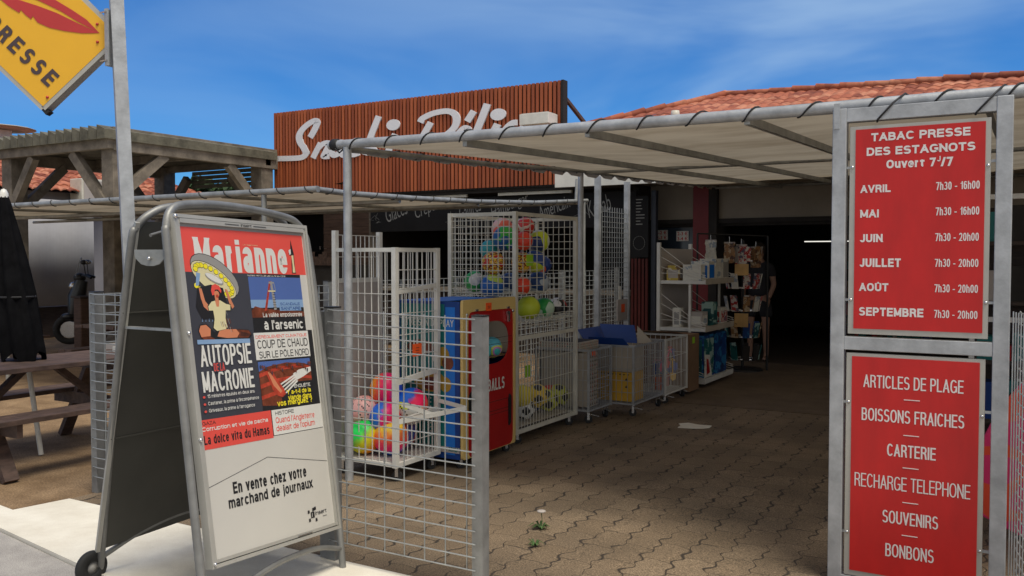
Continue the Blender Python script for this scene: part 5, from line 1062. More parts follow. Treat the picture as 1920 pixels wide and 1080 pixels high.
b.bar((X1,Y0,1.275), (X1,Y1,1.315), .02, .03); b.bar((X1,Y0,.67), (X1,Y1,.71), .024, .036); b.bar((X1,Y0,.40), (X1,Y1,.43), .024, .03); b.bar((X0,Y0,1.345), (X0,Y1,1.345), .02, .03)
b.build('frame', parent=t)
b = MM1(WHITE)
b.grid((X0+.03,Y0-.004,.12), (X1-X0-.05,0,0), (0,0,1.43), 8, 5, .0025, off=(0,-.004,0)); b.build('side_grid', parent=t)
b = MM1(WHITE); b.grid((X0,Y0+.03,1.36), (0,Y1-Y0-.05,0), (0,0,.305), 9, 2, .0025); b.build('back_grid', parent=t)
b = MM1(WHITE); b.grid((X1+.004,Y0+.03,1.30), (0,Y1-Y0-.05,0), (0,0,.25), 8, 2, .003); b.grid((X1+.004,Y0+.03,.70), (0,Y1-Y0-.05,0), (0,0,.575), 10, 4, .0025); b.build('upper_front_grid', parent=t)
b = MM1(WHITE); b.grid((X1+.004,Y0+.03,.12), (0,Y1-Y0-.05,0), (0,0,.27), 9, 2, .0025); b.build('lower_front_grid', parent=t)
b = MM1(WHITE); b.grid((X0+.02,Y1,.12), (X1-X0-.04,0,0), (0,0,1.43), 9, 6, .0025); b.build('far_side_grid', parent=t)
b = MM1(PALEBOARD); b.box(X0-.006, X0+.006, Y0+.02, Y1-.02, .14, 1.33); b.build('back_board', parent=t)
b = MM1(PALEBOARD); b.box(X0+.01, X1-.01, Y0+.01, Y1-.01, .125, .137); b.build('floor_board', parent=t)
b = MM1(WHITE); b.bar((X1,Y0,.405), (-3.36,5.10,.46), .008, .032); b.bar((-3.36,5.10,.46), (X1,Y1,.49), .008, .028); b.bar((X1,4.72,.52), (-3.5,4.87,.44), .008, .03); b.bar((-3.5,4.87,.44), (-3.36,5.10,.46), .006, .02); b.build('flap', parent=t)
b = MM1(ORANGE); b.box(-3.622, -3.618, 4.83, 4.93, .83, .915); pc = b.build('price_card', parent=t)
b = MM1(INK)
for k in range(3): b.box(-3.6175, -3.6165, 4.86, 4.90, .85+k*.018, .853+k*.018)
b.build('writing', parent=pc)
for x, y, a in ((X1-.02,Y0+.04,.4), (X1-.02,Y1-.05,1.2), (X0+.03,Y0+.04,.2), (X0+.03,Y1-.04,.3)): caster(t, x, y, .036, a)

# ---------------------------------------------------------------- ball dispenser display
t = thing('ball_dispenser', (-3.72, 5.56, 0), 'cardboard ball dispenser with blue side and red front window', 'display stand')
X0, X1, Y0, Y1, Z0, Z1 = -4.02, -3.43, 5.165, 5.90, .07, 1.195
b = MM1(BLUE2); b.box(X0, X1-.03, Y0, Y0+.006, Z0, Z1); b.box(X0, X1-.03, Y1-.006, Y1, Z0, Z1); b.box(X0, X0+.006, Y0+.006, Y1-.006, Z0, Z1); b.box(X0+.006, X1-.03, Y0+.006, Y1-.006, Z0, Z0+.01, CARD); b.box(X0+.006, X1-.03, Y0+.006, Y1-.006, .76, .765, CARD); b.box(X0, X1-.20, Y0+.006, Y1-.006, Z1-.006, Z1, BLUE); b.box(X0+.01, X0+.02, Y0+.01, Y1-.01, .77, 1.18, CARDP); b.box(X0+.02, X1-.04, Y1-.012, Y1-.007, .77, 1.18, CARDP); b.box(X0+.02, X1-.04, Y0+.007, Y0+.012, .77, 1.18, CARDP); sb_ = b.build('body', parent=t)
b = MM1(BLUE)
b.box(X0+.04, X1-.16, Y0-.002, Y0, .12, Z1-.02, TEAL); b.box(X1-.15, X1-.07, Y0-.002, Y0, .10, Z1-.04, BLUE)
mfy = lambda u, v, l: Vector((u, Y0-.004, v))
stroke_text(b, 'THE SUN DISPLAY', (X0+.09, 1.015, X1-.08, 1.065), lambda u, v, l: Vector((u, Y0-.003-l, v)), PWH, -.02, lift=.0003)
def ov(cx, cz, rx, rz, m, l): b.poly([(cx+rx*math.cos(a*.3), Y0-l, cz+rz*math.sin(a*.3)) for a in range(21)], m)
ov(-3.80,.86,.12,.055,PBROWN,.003); MUST = plain('mustard print', srgb(165,130,40), .5)
ov(-3.60,.80,.055,.07,MUST,.0034); ov(-3.56,.755,.05,.05,PBROWN,.0038); ov(-3.72,.62,.14,.08,MUST,.003); ov(-3.70,.60,.09,.05,PBROWN,.0034); ov(-3.58,.60,.05,.055,MUST,.0036); ov(-3.66,.78,.03,.03,PWH,.0044)
b.box(X0+.06, X1-.03, Y0-.006, Y0-.003, .115, .155, PALEBOARD); text(b, 'KOALA', (X1-.12, .125, X1-.035, .158), lambda u, v, l: Vector((u, Y0-.008, v)), TEAL, .03)
for k in range(9): b.box(-3.715, -3.705, Y0-.004, Y0-.003, .25+k*.03, .26+k*.03, PWH)
b.build('side_print', parent=sb_)
# front: cream surround with a rounded opening, red door with an oval window
def ring_plate(b, x, outer, inner, th, m):
    n = len(outer); b.add([(x, y, z) for y, z in outer+inner]+[(x-th, y, z) for y, z in outer+inner], [(i, (i+1) % n, n+(i+1) % n, n+i) for i in range(n)]+[(2*n+i, 3*n+i, 3*n+(i+1) % n, 2*n+(i+1) % n) for i in range(n)]+[(n+i, n+(i+1) % n, 3*n+(i+1) % n, 3*n+i) for i in range(n)]+[(i, 2*n+i, 2*n+(i+1) % n, (i+1) % n) for i in range(n)], m)
def sqpt(a, y0, y1, z0, z1, e):   # superellipse point
    c_, s_ = math.cos(a), math.sin(a); return ((y0+y1)/2+(y1-y0)/2*math.copysign(abs(c_)**e, c_), (z0+z1)/2+(z1-z0)/2*math.copysign(abs(s_)**e, s_))
n = 64; A_ = [2*math.pi*i/n+.0 for i in range(n)]
b = MM1(MACHCREAM); ring_plate(b, X1, [sqpt(a, Y0-.002, Y1+.002, Z0, Z1+.012, .04) for a in A_], [sqpt(a, Y0+.065, Y1-.03, Z0+.001, Z1-.075, .12) for a in A_], .022, None); b.build('surround', parent=t)
b = MM1(MACHRED); ring_plate(b, X1-.006, [sqpt(a, Y0+.065, Y1-.03, Z0+.002, Z1-.076, .12) for a in A_], [sqpt(a, Y0+.17, Y1-.085, .715, 1.035, .75) for a in A_], .012, None); door = b.build('door', parent=t)
b = MM1(WHITE); mfx = lambda u, v, l: Vector((X1-.0045, u, v)); stroke_text(b, 'BALLS', (Y0+.335, .515, Y0+.575, .605), lambda u, v, l: Vector((X1-.0045+l, u, v)), None, weight=.2, lift=.0002); b.build('lettering', parent=door)
b = MM1(MACHRED)
for z in (.335, .36, .43, .86, .905): b.box(X1-.0062, X1-.0048, Y0+.07, Y1-.05, z, z+.003, DARK2)
b.build('seam', parent=door)
b = MM1(BLACK); b.prism([(X1-.006,Y1-.10,.22), (X1-.006,Y1-.075,.24), (X1-.006,Y1-.07,.44), (X1-.006,Y1-.09,.46), (X1-.006,Y1-.105,.42)], (.012,0,0)); b.build('handle', parent=door)
b = MM1(BLACK); b.prism([(X1-.004, Y0+.12+.05*math.cos(a*.393), .46+.09*math.sin(a*.393)) for a in range(16)], (.001,0,0)); b.build('finger_hole', parent=door)
for y in (Y0+.17, Y1-.12):
    b = MM1(SILV); b.box(X1, X1+.012, y-.022, y+.022, 1.075, 1.10); b.box(X1, X1+.016, y-.010, y+.010, 1.02, 1.075); b.box(X1, X1+.01, y-.018, y+.018, 1.12, 1.135); b.build('latch', parent=t)
b = MM1(ORANGE); b.box(X1+.001, X1+.004, Y0+.30, Y0+.375, 1.115, 1.175); pc = b.build('price_card', parent=t)
b = MM1(INK); b.box(X1+.0042, X1+.0048, Y0+.325, Y0+.355, 1.135, 1.139); b.box(X1+.0042, X1+.0048, Y0+.32, Y0+.36, 1.148, 1.151); b.build('writing', parent=pc)
for y in (Y0+.05, Y1-.04): b = MM1(SILV); b.lathe([(0,.006),(.012,.004),(.014,0)], (X1+.001, y, 1.10), 10, None, 'x'); b.build('stud', parent=t)
for x, y in ((X1-.06,Y0+.05), (X1-.06,Y1-.05), (X0+.06,Y0+.05), (X0+.06,Y1-.05)): caster(t, x, y, .030, 1.0)
dispB = [(-3.535,5.56,.81,.080,'marbA','pink and turquoise marbled ball, left one in the red dispenser window'), (-3.54,5.725,.82,.082,'marbB','violet and turquoise ball, right one in the red dispenser window'), (-3.62,5.44,.82,.065,'yellow','yellow ball behind the marbled balls inside the dispenser')]

# ---------------------------------------------------------------- tall ball cage
t = thing('ball_cage', (-3.83, 6.6, 0), 'tall cream wire cage holding a pile of footballs and volleyballs', 'display cage')
X0, X1, Y0, Y1 = -4.14, -3.52, 6.05, 7.13
b = MM1(WHITE2)
for x, y in ((X0,Y0), (X0,Y1), (X1,Y0), (X1,Y1)): b.box(x-.017, x+.017, y-.017, y+.017, .09, 1.875)
for z in (1.858, .105):
    b.bar((X0,Y0,z), (X1,Y0,z), .026, .03); b.bar((X0,Y1,z), (X1,Y1,z), .026, .03); b.bar((X0,Y0,z), (X0,Y1,z), .026, .03); b.bar((X1,Y0,z), (X1,Y1,z), .026, .03)
b.bar((X1,Y0,.86), (X1,Y1,.86), .024, .028); b.bar((X0,Y0,.86), (X1,Y0,.86), .02, .02); b.build('frame', parent=t)
b = MM1(WHITE2); b.grid((X0,Y0-.006,1.20), (X1-X0,0,0), (0,0,.66), 12, 13, .0024, off=(0,-.004,0)); b.build('side_grid', parent=t)
b = MM1(WHITE2); b.grid((X1+.004,Y0,1.215), (0,.47,0), (0,0,.64), 4, 10, .0024); b.bar((X1+.004,Y0+.47,1.21), (X1+.004,Y0+.47,1.86), .008); b.build('upper_front_grid', parent=t)
b = MM1(WHITE2); b.grid((X0,Y1,.87), (X1-X0,0,0), (0,0,.98), 11, 15, .0024); b.box(-3.93,-3.90,Y1-.01,Y1+.01,.87,1.86); b.build('far_side_grid', parent=t)
b = MM1(WHITE2); b.grid((X0,Y0,.12), (0,Y1-Y0,0), (0,0,1.73), 18, 24, .0024); b.build('back_grid', parent=t)
b = MM1(WHITE2); b.grid((X1+.004,Y0,.875), (0,Y1-Y0,0), (0,0,.16), 14, 2, .0024); b.build('shelf_lip', parent=t)
b = MM1(WHITE2); b.grid((X0,Y0,.985), (X1-X0,0,0), (0,Y1-Y0,0), 10, 16, .0022); b.build('wire_shelf', parent=t)
b = MM1(WHITE2); b.grid((X0,Y0,1.215), (X1-X0-.1,0,0), (0,.75,0), 10, 10, .0022); b.build('basket_floor', parent=t)
b = MM1(WHITE2); b.grid((X1+.004,Y0,.12), (0,Y1-Y0,0), (0,0,.73), 22, 4, .0024); b.build('lower_front_grid', parent=t)
b = MM1(CARDP); b.box(X0+.02, X0+.03, Y0+.05, Y1-.05, .12, .83); b.box(X0+.03, X1-.05, Y0+.05, Y1-.05, .12, .13); b.build('liner', parent=t)
b = MM1(LIME); b.box(X1-.12, X1-.118, 6.42, 6.52, .50, .60); b.build('price_card', parent=t)
b = MM1(LIME); b.box(X1+.006, X1+.009, 6.22, 6.33, 1.44, 1.54); b.build('price_card', parent=t)
for x, y in ((X1-.04,Y1-.05), (X1-.04,Y0+.1), (X0+.05,Y1-.05), (X0+.05,Y0+.05)): caster(t, x, y, .036, .7)

# ---------------------------------------------------------------- balls
BM = dict(neonA=dye_mat('neon pink orange blue', [(255,160,30),(255,90,70),(255,25,110),(255,25,110),(50,90,215)], (.77,.55,-.1), [.08,.26,.42,.62,.82], .2), neonB=dye_mat('neon pink blue', [(30,110,230),(40,120,225),(255,30,130),(255,60,80)], (.75,.5,-.25), [.1,.3,.5,.9], .3),
    neonC=dye_mat('neon coral blue', [(255,95,40),(255,30,95),(255,30,95),(30,110,225)], (-.45,-.55,.62), [.1,.4,.66,.80], .25), neonD=dye_mat('neon orange pink lime', [(50,110,220),(255,25,110),(255,100,60),(255,215,60)], (.1,-.15,1), [.12,.34,.62,.92], .3), darkneon=blob_mat('red blue dye', [(200,50,80),(60,90,160),(210,90,60)], 6, False, 4.4),
    greeny=dye_mat('green yellow dye', [(255,150,40),(235,225,40),(40,220,90),(30,215,90)], (-.55,-.3,.62), [.05,.35,.66,.9], .25), orange=plain('orange ball', srgb(245,120,50), .4), palepink=blob_mat('pale pink panels', [(250,120,130),(240,170,165),(235,180,175)], 5, False, .4),
    greenw=blob_mat('green white panels', [(90,190,100),(60,170,90),(215,215,215)], 5, True, 1.9), bluelime=blob_mat('blue lime panels', [(30,100,180),(30,100,180),(190,215,90)], 5.5, True, 9.1), leopard=blob_mat('leopard print', [(200,40,30),(235,200,70),(120,20,18),(240,190,60)], 26, True, 2.2),
    gby=blob_mat('green blue yellow panels', [(190,220,50),(60,180,60),(20,90,150),(40,160,70)], 6.5, True, 4.9, 'v'), teal=blob_mat('teal black panels', [(50,160,170),(30,120,140),(25,30,35)], 5, True, 3.1), redw=blob_mat('salmon white panels', [(240,110,90),(235,190,180)], 7, True, 8.1), redw2=blob_mat('red white swirl', [(210,50,45),(235,205,190),(220,60,60)], 10, True, 6.1),
    greyr=blob_mat('grey and red panels', [(235,70,45),(170,165,160),(175,170,165)], 4, True, 2.7), volley=blob_mat('lime white volleyball', [(220,225,210),(205,220,50),(205,220,50),(40,60,120)], 4.5, True, 12.1), yellowb=blob_mat('lime blue volleyball', [(205,220,60),(205,220,60),(35,70,140)], 5.5, True, 3.9), orangeb=blob_mat('orange blue ball', [(245,110,50),(40,70,140)], 6, True, 5.1),
    bluew=blob_mat('navy white ball', [(30,60,110),(35,70,125),(170,180,190)], 7, True, 6.6), lime=plain('yellow green ball', srgb(190,205,50), .45), greens=blob_mat('green seams', [(40,150,70),(40,150,70),(190,215,190)], 9, True, 1.1), redw3=blob_mat('white black red ball', [(225,220,215),(30,25,25),(190,40,40)], 6, True, 7.1),
    yellow=plain('yellow ball', srgb(225,205,70), .45), red=plain('red ball', srgb(205,55,55), .45), blue=plain('navy ball', srgb(35,60,130), .45), marbA=blob_mat('pink turquoise marble', [(70,190,190),(240,120,160),(250,150,150)], 8, True, 2.9), marbB=blob_mat('violet turquoise marble', [(70,180,180),(190,120,190),(200,210,90),(80,170,190)], 8, True, 4.9), panel=plain('ball white panel', (.5,.5,.5)))
SY_ = {k: plain('football base '+k, srgb(*c), .4) for k, c in dict(soccery=(235,200,60), soccerw=(220,220,215), soccerg=(190,195,60)).items()}
PATCH = plain('black football patch', (.02,.02,.02), .4); SEAM = plain('dark seam', (.05,.05,.06), .5)
ico = [Vector(v).normalized() for s in (1,-1) for v in ((0,s,1.618),(0,s,-1.618),(s,1.618,0),(s,-1.618,0),(1.618,0,s),(-1.618,0,s))]
PC = [plain('ball teal rim', srgb(50,140,135)), plain('ball pale panel', srgb(205,210,205)), plain('ball lime panel', srgb(215,240,60)), plain('ball peach panel', srgb(235,160,130))]
def ball(kind, label, x, y, z, r):
    if z < .5: z = max(z, .138+r)
    if y < 5.3: y = min(y, 5.12-r)
    x = min(x, (-3.645 if y < 5.25 else -3.535)-r) if not (y > 5.25 and y < 5.9) else x
    b = MM1(BM.get(kind, PATCH))
    rot = Matrix.Rotation(hash_(x+y*3), 3, 'X') @ Matrix.Rotation(hash_(z*5+y), 3, 'Z')
    if kind in SY_:
        def mf(d): q = rot @ d; return PATCH if max(q.dot(i) for i in ico) > .935 else SY_[kind]
        b = MM1(SY_[kind]); b.sphere((x,y,z), r, 48, 28, mf=mf)
    elif kind == 'panel':
        def mf(d):
            q = Vector((d.x*.8-d.y*.6, d.x*.6+d.y*.8, d.z)); a = q.x*.6+q.z*.5
            if d.z > .62: return PC[0]
            if abs((q.y*3+q.z*2.2) % 1.0) < .10: return SEAM
            if q.y < -.35 and d.z > .1: return PC[2]
            if q.y > .45 and q.z < .3: return PC[3] if (q.z*6) % 2 < 1 else PC[1]
            return PC[1]
        b = MM1(PC[1]); b.sphere((x,y,z), r, 56, 34, mf=mf)
    elif kind == 'palepink':
        m0 = BM[kind]
        def mf(d): return SEAM if abs(((d.y+d.z*.35)*3.2) % 1.0) < .085 else m0
        b = MM1(m0); b.sphere((x,y,z), r, 64, 30, mf=mf)
    else: b.sphere((x,y,z), r, 28, 18)
    o = b.build('ball'); o['label'] = label; o['category'] = 'ball'; o['group'] = 'balls in the display cages'
    if kind == 'panel':
        b = MM1(INK)
        dv = Vector((.87,-.45,.05)).normalized(); rx = Vector((.45,.87,.1)).normalized(); rz = dv.cross(rx)*-1; rz = rz if rz.z > 0 else -rz
        rt = math.radians(-62); ax = rx*math.cos(rt)+rz*math.sin(rt); az_ = -rx*math.sin(rt)+rz*math.cos(rt)
        def sm(u, v, l): q = dv+ax*u+az_*v; return Vector((x,y,z))+q.normalized()*(r+.0012+l)
        stroke_text(b, 'ORT', (-.15,-.14,.45,.16), sm, None, .0); b.build('lettering', parent=o)
def hash_(v): return (math.sin(v*127.1)*43758.5) % 6.283
for k, lb, x, y, z, r in [(a[0], a[1], a[2], a[3], a[4], a[5]) for a in BALLS]: ball(k, lb, x, y, z, r*1.1)
for x, y, z, r, k, lb in dispB: ball(k, lb, x, y, z, r)
b = MM1(WHITE); b.grid((-3.66,5.32,.90), (0,.48,0), (0,0,.15), 16, 7, .002); tag(b.build('wire_rack'), 'small wire grid seen through the dispenser window', 'wire rack')

# ---------------------------------------------------------------- wire bins
def wire_bin(label, X0, X1, Y0, Y1, Z0, Z1, m, nx, ny, nz, liner=None):
    t = thing('wire_bin', ((X0+X1)/2, (Y0+Y1)/2, 0), label, 'wire bin'); b = MM1(m)
    for x, y in ((X0,Y0), (X0,Y1), (X1,Y0), (X1,Y1)): b.box(x-.01, x+.01, y-.01, y+.01, Z0-.01, Z1)
    for z in (Z0, Z1):
        b.bar((X0,Y0,z), (X1,Y0,z), .014); b.bar((X0,Y1,z), (X1,Y1,z), .014); b.bar((X0,Y0,z), (X0,Y1,z), .014); b.bar((X1,Y0,z), (X1,Y1,z), .014)
    b.build('frame', parent=t)
    h = Z1-Z0
    for nm, o_, u, n_ in (('near_side_grid', (X0,Y0-.006,Z0), (X1-X0,0,0), nx), ('front_grid', (X1+.006,Y0,Z0), (0,Y1-Y0,0), ny), ('back_grid', (X0,Y0,Z0), (0,Y1-Y0,0), ny), ('far_side_grid', (X0,Y1,Z0), (X1-X0,0,0), nx)):
        b = MM1(m); b.grid(o_, u, (0,0,h+.012), n_, nz, .0024); b.build(nm, parent=t)
    b = MM1(m); b.grid((X0,Y0,Z0), (X1-X0,0,0), (0,Y1-Y0,0), nx, ny, .0024); b.build('bottom_grid', parent=t)
    for x, y, a, br in ((X1-.03,Y0+.06,.5,True), (X1-.03,Y1-.06,-.6,True), (X0+.04,Y0+.05,1.,False), (X0+.04,Y1-.05,.2,False)): caster(t, x, y, .036, a, br)
    if liner: b = MM1(liner); b.box(X0+.02, X0+.024, Y0+.02, Y1-.02, Z0+.01, Z1-.02); b.build('liner', parent=t)
    return t
wire_bin('galvanised wire bin on casters holding a box printed with rows of small figures', -3.95, -3.41, 7.18, 7.67, .12, .665, GALV, 10, 10, 6, DARKP)
wire_bin('galvanised wire bin on casters with yellow and white cartons and blue flaps', -3.72, -3.20, 7.72, 8.50, .12, .665, GALV, 9, 16, 5)
wire_bin('white wire bin of bright plastic beach toys beside the brown carton', -3.74, -3.20, 8.57, 9.22, .10, .66, WHITE, 9, 15, 3, CARDP)
# printed carton in the first bin
t = thing('figure_carton', (-3.6, 7.4, .15), 'tall cream carton printed with rows of tiny figures standing in the first wire bin', 'carton')
b = MM1(CARDP); b.box(-3.90, -3.425, 7.21, 7.40, .15, .64); b.box(-3.93, -3.50, 7.19, 7.58, .66, .735); b.box(-3.90, -3.53, 7.22, 7.55, .7355, .739, DARK2); bx = b.build('box', parent=t)
b = MM1(DARKWOOD)
for r_ in range(12):
    z = .165+r_*.0395; b.box(-3.4248, -3.4242, 7.215, 7.395, z-.004, z-.001, CARD)
    for k in range(8):
        y = 7.225+k*.0215; hh = random.uniform(.018, .030); b.add([(-3.424,y,z), (-3.424,y+.017,z), (-3.424,y+.008,z+hh)], [(0,1,2)], random.choice([DARKWOOD, DARK2, MACHRED, DARKWOOD]))
for r_ in range(3):
    for k in range(15):
        y = 7.2+k*.025; z = .668+r_*.023; b.add([(-3.499,y,z), (-3.499,y+.013,z), (-3.499,y+.006,z+.016)], [(0,1,2)], random.choice([DARKWOOD, MACHRED, TEAL]))
    for k in range(16):
        x = -3.92+k*.026; z = .668+r_*.023; b.add([(x,7.189,z), (x+.013,7.189,z), (x+.006,7.189,z+.016)], [(0,1,2)], random.choice([DARKWOOD, MACHRED, TEAL]))
b.build('print', parent=bx); b = MM1(ORANGE); b.box(-3.422, -3.419, 7.27, 7.34, .615, .665); b.build('price_card', parent=t)
# cartons in the second bin
t = thing('blue_flap_carton', (-3.5, 7.95, .3), 'open carton with cobalt blue inside flaps in the second wire bin', 'carton')
b = MM1(CARDP); b.box(-3.70, -3.225, 7.75, 8.02, .42, .655); b.build('box', parent=t)
for nm, pts in (('flap', [(-3.70,7.76,.655), (-3.25,7.76,.655), (-3.30,7.70,.745), (-3.66,7.70,.745)]), ('flap', [(-3.70,7.76,.655), (-3.70,8.40,.655), (-3.84,8.36,.80), (-3.84,7.82,.80)]), ('flap', [(-3.70,8.20,.655), (-3.36,8.20,.655), (-3.42,8.26,.83), (-3.80,8.26,.83)])):
    b = MM1(BLUE2); b.prism(pts, (.003,.003,0)); b.build(nm, parent=t)
b = MM1(CARDP); b.prism([(-3.36,8.20,.83), (-3.22,8.28,.655), (-3.36,8.20,.655)], (.0,.004,0)); b.build('side_flap', parent=t)
t = thing('yellow_carton', (-3.4, 7.85, .14), 'yellow printed carton at the corner of the second wire bin', 'carton')
b = MM1(mat('mustard print', srgb(205,160,50), .6, 0, .1, 4)); b.box(-3.60, -3.225, 7.75, 8.02, .14, .415); bx = b.build('box', parent=t)
b = MM1(DARK2)
for k in range(8): b.add([(-3.56+k*.04,7.748,.40), (-3.535+k*.04,7.748,.40), (-3.55+k*.04,7.748,.385)], [(0,1,2)])
for k in range(4): b.box(-3.2245, -3.2238, 7.79+k*.05, 7.80+k*.05, .17, .30, MACHRED if k % 2 else DARK2)
b.add([(-3.30,7.748,.34), (-3.27,7.748,.34), (-3.285,7.748,.365)], [(0,1,2)]); b.add([(-3.30,7.748,.27), (-3.27,7.748,.27), (-3.285,7.748,.295)], [(0,1,2)]); b.build('print', parent=bx)
# beach toys
def spade(x, y, z, m, lb, a):
    t = thing('toy_spade', (x, y, z), lb, 'toy', 'plastic beach toys in the white bin'); d = Vector((math.cos(a)*.4, math.sin(a)*.4, .9)).normalized(); c = Vector((x, y, z)); s_ = d.orthogonal().normalized()
    b = MM1(m); b.tube([c, c+d*.14], .008, 8); b.tube([c+d*.14-s_*.025, c+d*.16, c+d*.14+s_*.025], .007, 8); b.build('handle', parent=t)
    b = MM1(m); b.prism([c-s_*.035, c+s_*.035, c+s_*.03-d*.07, c-d*.09, c-s_*.03-d*.07], s_.cross(d)*.006); b.build('blade', parent=t)
def bucket(x, y, z, r, m, m2, lb):
    t = thing('toy_bucket', (x, y, z), lb, 'toy', 'plastic beach toys in the white bin')
    b = MM1(m); b.lathe([(0,0),(r*.75,0),(r,.12),(r*1.08,.122),(r*.94,.115),(r*.7,.01)], (x,y,z), 18); b.build('bowl', parent=t)
    b = MM1(m2); b.tube([(x-r,y,z+.12), (x-r*.5,y-.02,z+.16), (x+r*.5,y-.02,z+.16), (x+r,y,z+.12)], .004, 6); b.build('handle', parent=t)
tm = {k: plain('toy '+k, srgb(*c), .35) for k, c in dict(pink=(240,90,130), blue=(40,90,190), orange=(245,110,40), yellow=(245,200,50), red=(220,50,50)).items()}
bucket(-3.31, 8.70, .13, .065, tm['orange'], tm['yellow'], 'orange toy bucket low at the left of the white bin')
bucket(-3.32, 8.86, .15, .060, tm['red'], tm['yellow'], 'red toy bucket in the middle of the white bin, low down')
bucket(-3.31, 9.02, .20, .060, tm['blue'], tm['orange'], 'blue toy bucket at the right of the white bin')
bucket(-3.36, 8.78, .27, .060, tm['blue'], tm['pink'], 'blue toy bucket lying highest at the left of the white bin')
bucket(-3.34, 8.93, .27, .055, tm['blue'], tm['red'], 'second blue toy bucket on top of the red one')
spade(-3.28, 8.74, .40, tm['pink'], 'pink toy spade standing up at the left of the white bin', .5); spade(-3.28, 8.84, .42, tm['red'], 'red toy spade sticking up in the middle of the white bin', 1.4)
spade(-3.27, 9.03, .38, tm['blue'], 'blue toy spade leaning at the right of the white bin', 2.2); spade(-3.26, 8.95, .28, tm['yellow'], 'yellow toy spade low in the white bin', 1.9)
# brown carton
t = thing('brown_carton', (-3.45, 9.44, 0), 'large plain brown carton standing between the white bin and the white shelves', 'carton')
b = MM1(CARD); b.box(-3.85, -3.20, 9.30, 9.64, .03, .66); b.build('box', parent=t, bevel=.004)
b = MM1(CARD); b.prism([(-3.85,9.30,.662), (-3.22,9.30,.662), (-3.30,9.16,.70), (-3.80,9.16,.70)], (0,0,.004)); b.build('flap', parent=t)
b = MM1(LIME); b.box(-3.199, -3.196, 9.40, 9.48, .56, .63); b.build('price_card', parent=t)

# ---------------------------------------------------------------- white shelves
t = thing('white_shelves', (-3.48, 10.4, 0), 'white metal shelf unit with sloping side wires and boxed goods in front of the shop', 'shelf unit')
X0, X1, Y0, Y1 = -3.76, -3.20, 9.86, 10.98
b = MM1(WHITE); 
for y in (Y0, Y1): b.box(X0-.03, X0+.01, y-.02, y+.02, .04, 1.69); b.box(X1-.20, X1-.175, y-.012, y+.012, .06, 1.20)
b.box(X0, X1, Y0-.01, Y0+.01, .05, .08); b.box(X1-.02, X1, Y0, Y1, .05, .085); b.build('frame', parent=t)
for z in (.09, .68, 1.23):
    b = MM1(WHITE); b.box(X0, X1, Y0, Y1, z, z+.012); b.box(X1-.004, X1+.004, Y0, Y1, z-.03, z+.035 if z > .1 else z+.02, CARDP if z > .1 else WHITE); b.box(X0, X1, Y0-.008, Y0, z-.025, z+.015)
    sh = b.build('shelf', parent=t)
    b = MM1(WHITE)
    for y in (Y0, Y1):
        for k, (h0, h1) in enumerate(((.42,.06), (.30,.03), (.18,.0))): b.tube([(X0,y,z+h0), (X1-.14,y,z+h1+.05), (X1,y,z+h1*.9+.02)], .004, 6)
        b.tube([(X0,y,z+.10), (X1-.05,y,z+.09), (X1,y,z+.05)], .003, 6)
    b.build('side_wire', parent=sh)
b = MM1(PALEBOARD); b.box(X0+.012, X0+.02, Y0+.02, Y1-.02, .1, 1.62); b.build('back_board', parent=t)
def goods(name, lb, box, m, m2=None):
    t = thing(name, ((box[0]+box[1])/2, (box[2]+box[3])/2, box[4]), lb, name.split('_')[-1]); b = MM1(m); b.box(*box); q = b.build('carton', parent=t, bevel=.003)
    if m2: b = MM1(m2); b.box(box[1]+.0005, box[1]+.002, box[2]+.02, box[3]-.02, box[4]+.03, box[5]-.04); b.box(box[0]+.02, box[1]-.02, box[2]-.002, box[2]-.0005, box[4]+.03, box[5]-.05); b.build('print', parent=q)
CW = print_mat('white printed carton', [(215,212,200),(215,212,200),(205,200,188),(215,212,200),(150,160,170),(215,212,200)], 9, 16, 1.1)
BLUE2P = print_mat('blue printed carton', [(16,60,125),(14,52,112),(40,120,170),(16,60,125),(10,40,90)], 7, 10, 2.2)
TEALP = print_mat('teal printed carton', [(20,95,95),(14,75,80),(150,180,170),(20,95,95)], 10, 12, 3.3)
YELP = print_mat('yellow printed carton', [(190,165,60),(205,180,80),(120,90,50),(215,205,170),(190,165,60)], 12, 14, 4.4)
REDP = print_mat('red white printed pack', [(170,40,40),(205,200,190),(180,60,55),(90,90,110),(205,195,185)], 22, 26, 5.5)
BROP = print_mat('brown printed pack', [(150,110,70),(190,170,140),(90,60,45),(150,110,70)], 20, 24, 6.6)
goods('goods_box', 'white carton on the top shelf, leftmost by the wires', (-3.50,-3.28,9.93,10.08,1.243,1.43), CW)
goods('goods_box', 'white carton with a blue picture on the top shelf', (-3.46,-3.24,10.10,10.32,1.243,1.47), CW, BLUE)
goods('goods_box', 'blank white carton on the top shelf, right of the blue picture', (-3.44,-3.24,10.36,10.60,1.243,1.50), CW)
goods('goods_box', 'tall white carton at the right end of the top shelf', (-3.42,-3.24,10.64,10.88,1.243,1.50), CW, PGREY)
goods('goods_box', 'yellow printed box against the back board of the top shelf', (-3.70,-3.54,9.93,10.2,1.243,1.42), YELP, PALEBOARD)
goods('goods_box', 'white bottle box at the left of the middle shelf', (-3.62,-3.52,9.92,10.02,.693,.92), CW, PGREY)
goods('goods_box', 'grey box behind the wires on the middle shelf', (-3.48,-3.30,10.05,10.25,.693,.87), PALEBOARD, CW)
goods('goods_box', 'teal box in the middle of the middle shelf', (-3.40,-3.26,10.32,10.50,.693,.98), TEALP)
goods('goods_box', 'white picture box at the right of the middle shelf', (-3.36,-3.24,10.58,10.85,.693,.90), CW, REDP)
goods('goods_box', 'dark blue carton at the left of the bottom shelf', (-3.60,-3.25,9.95,10.35,.103,.60), BLUE2P, TEALP)
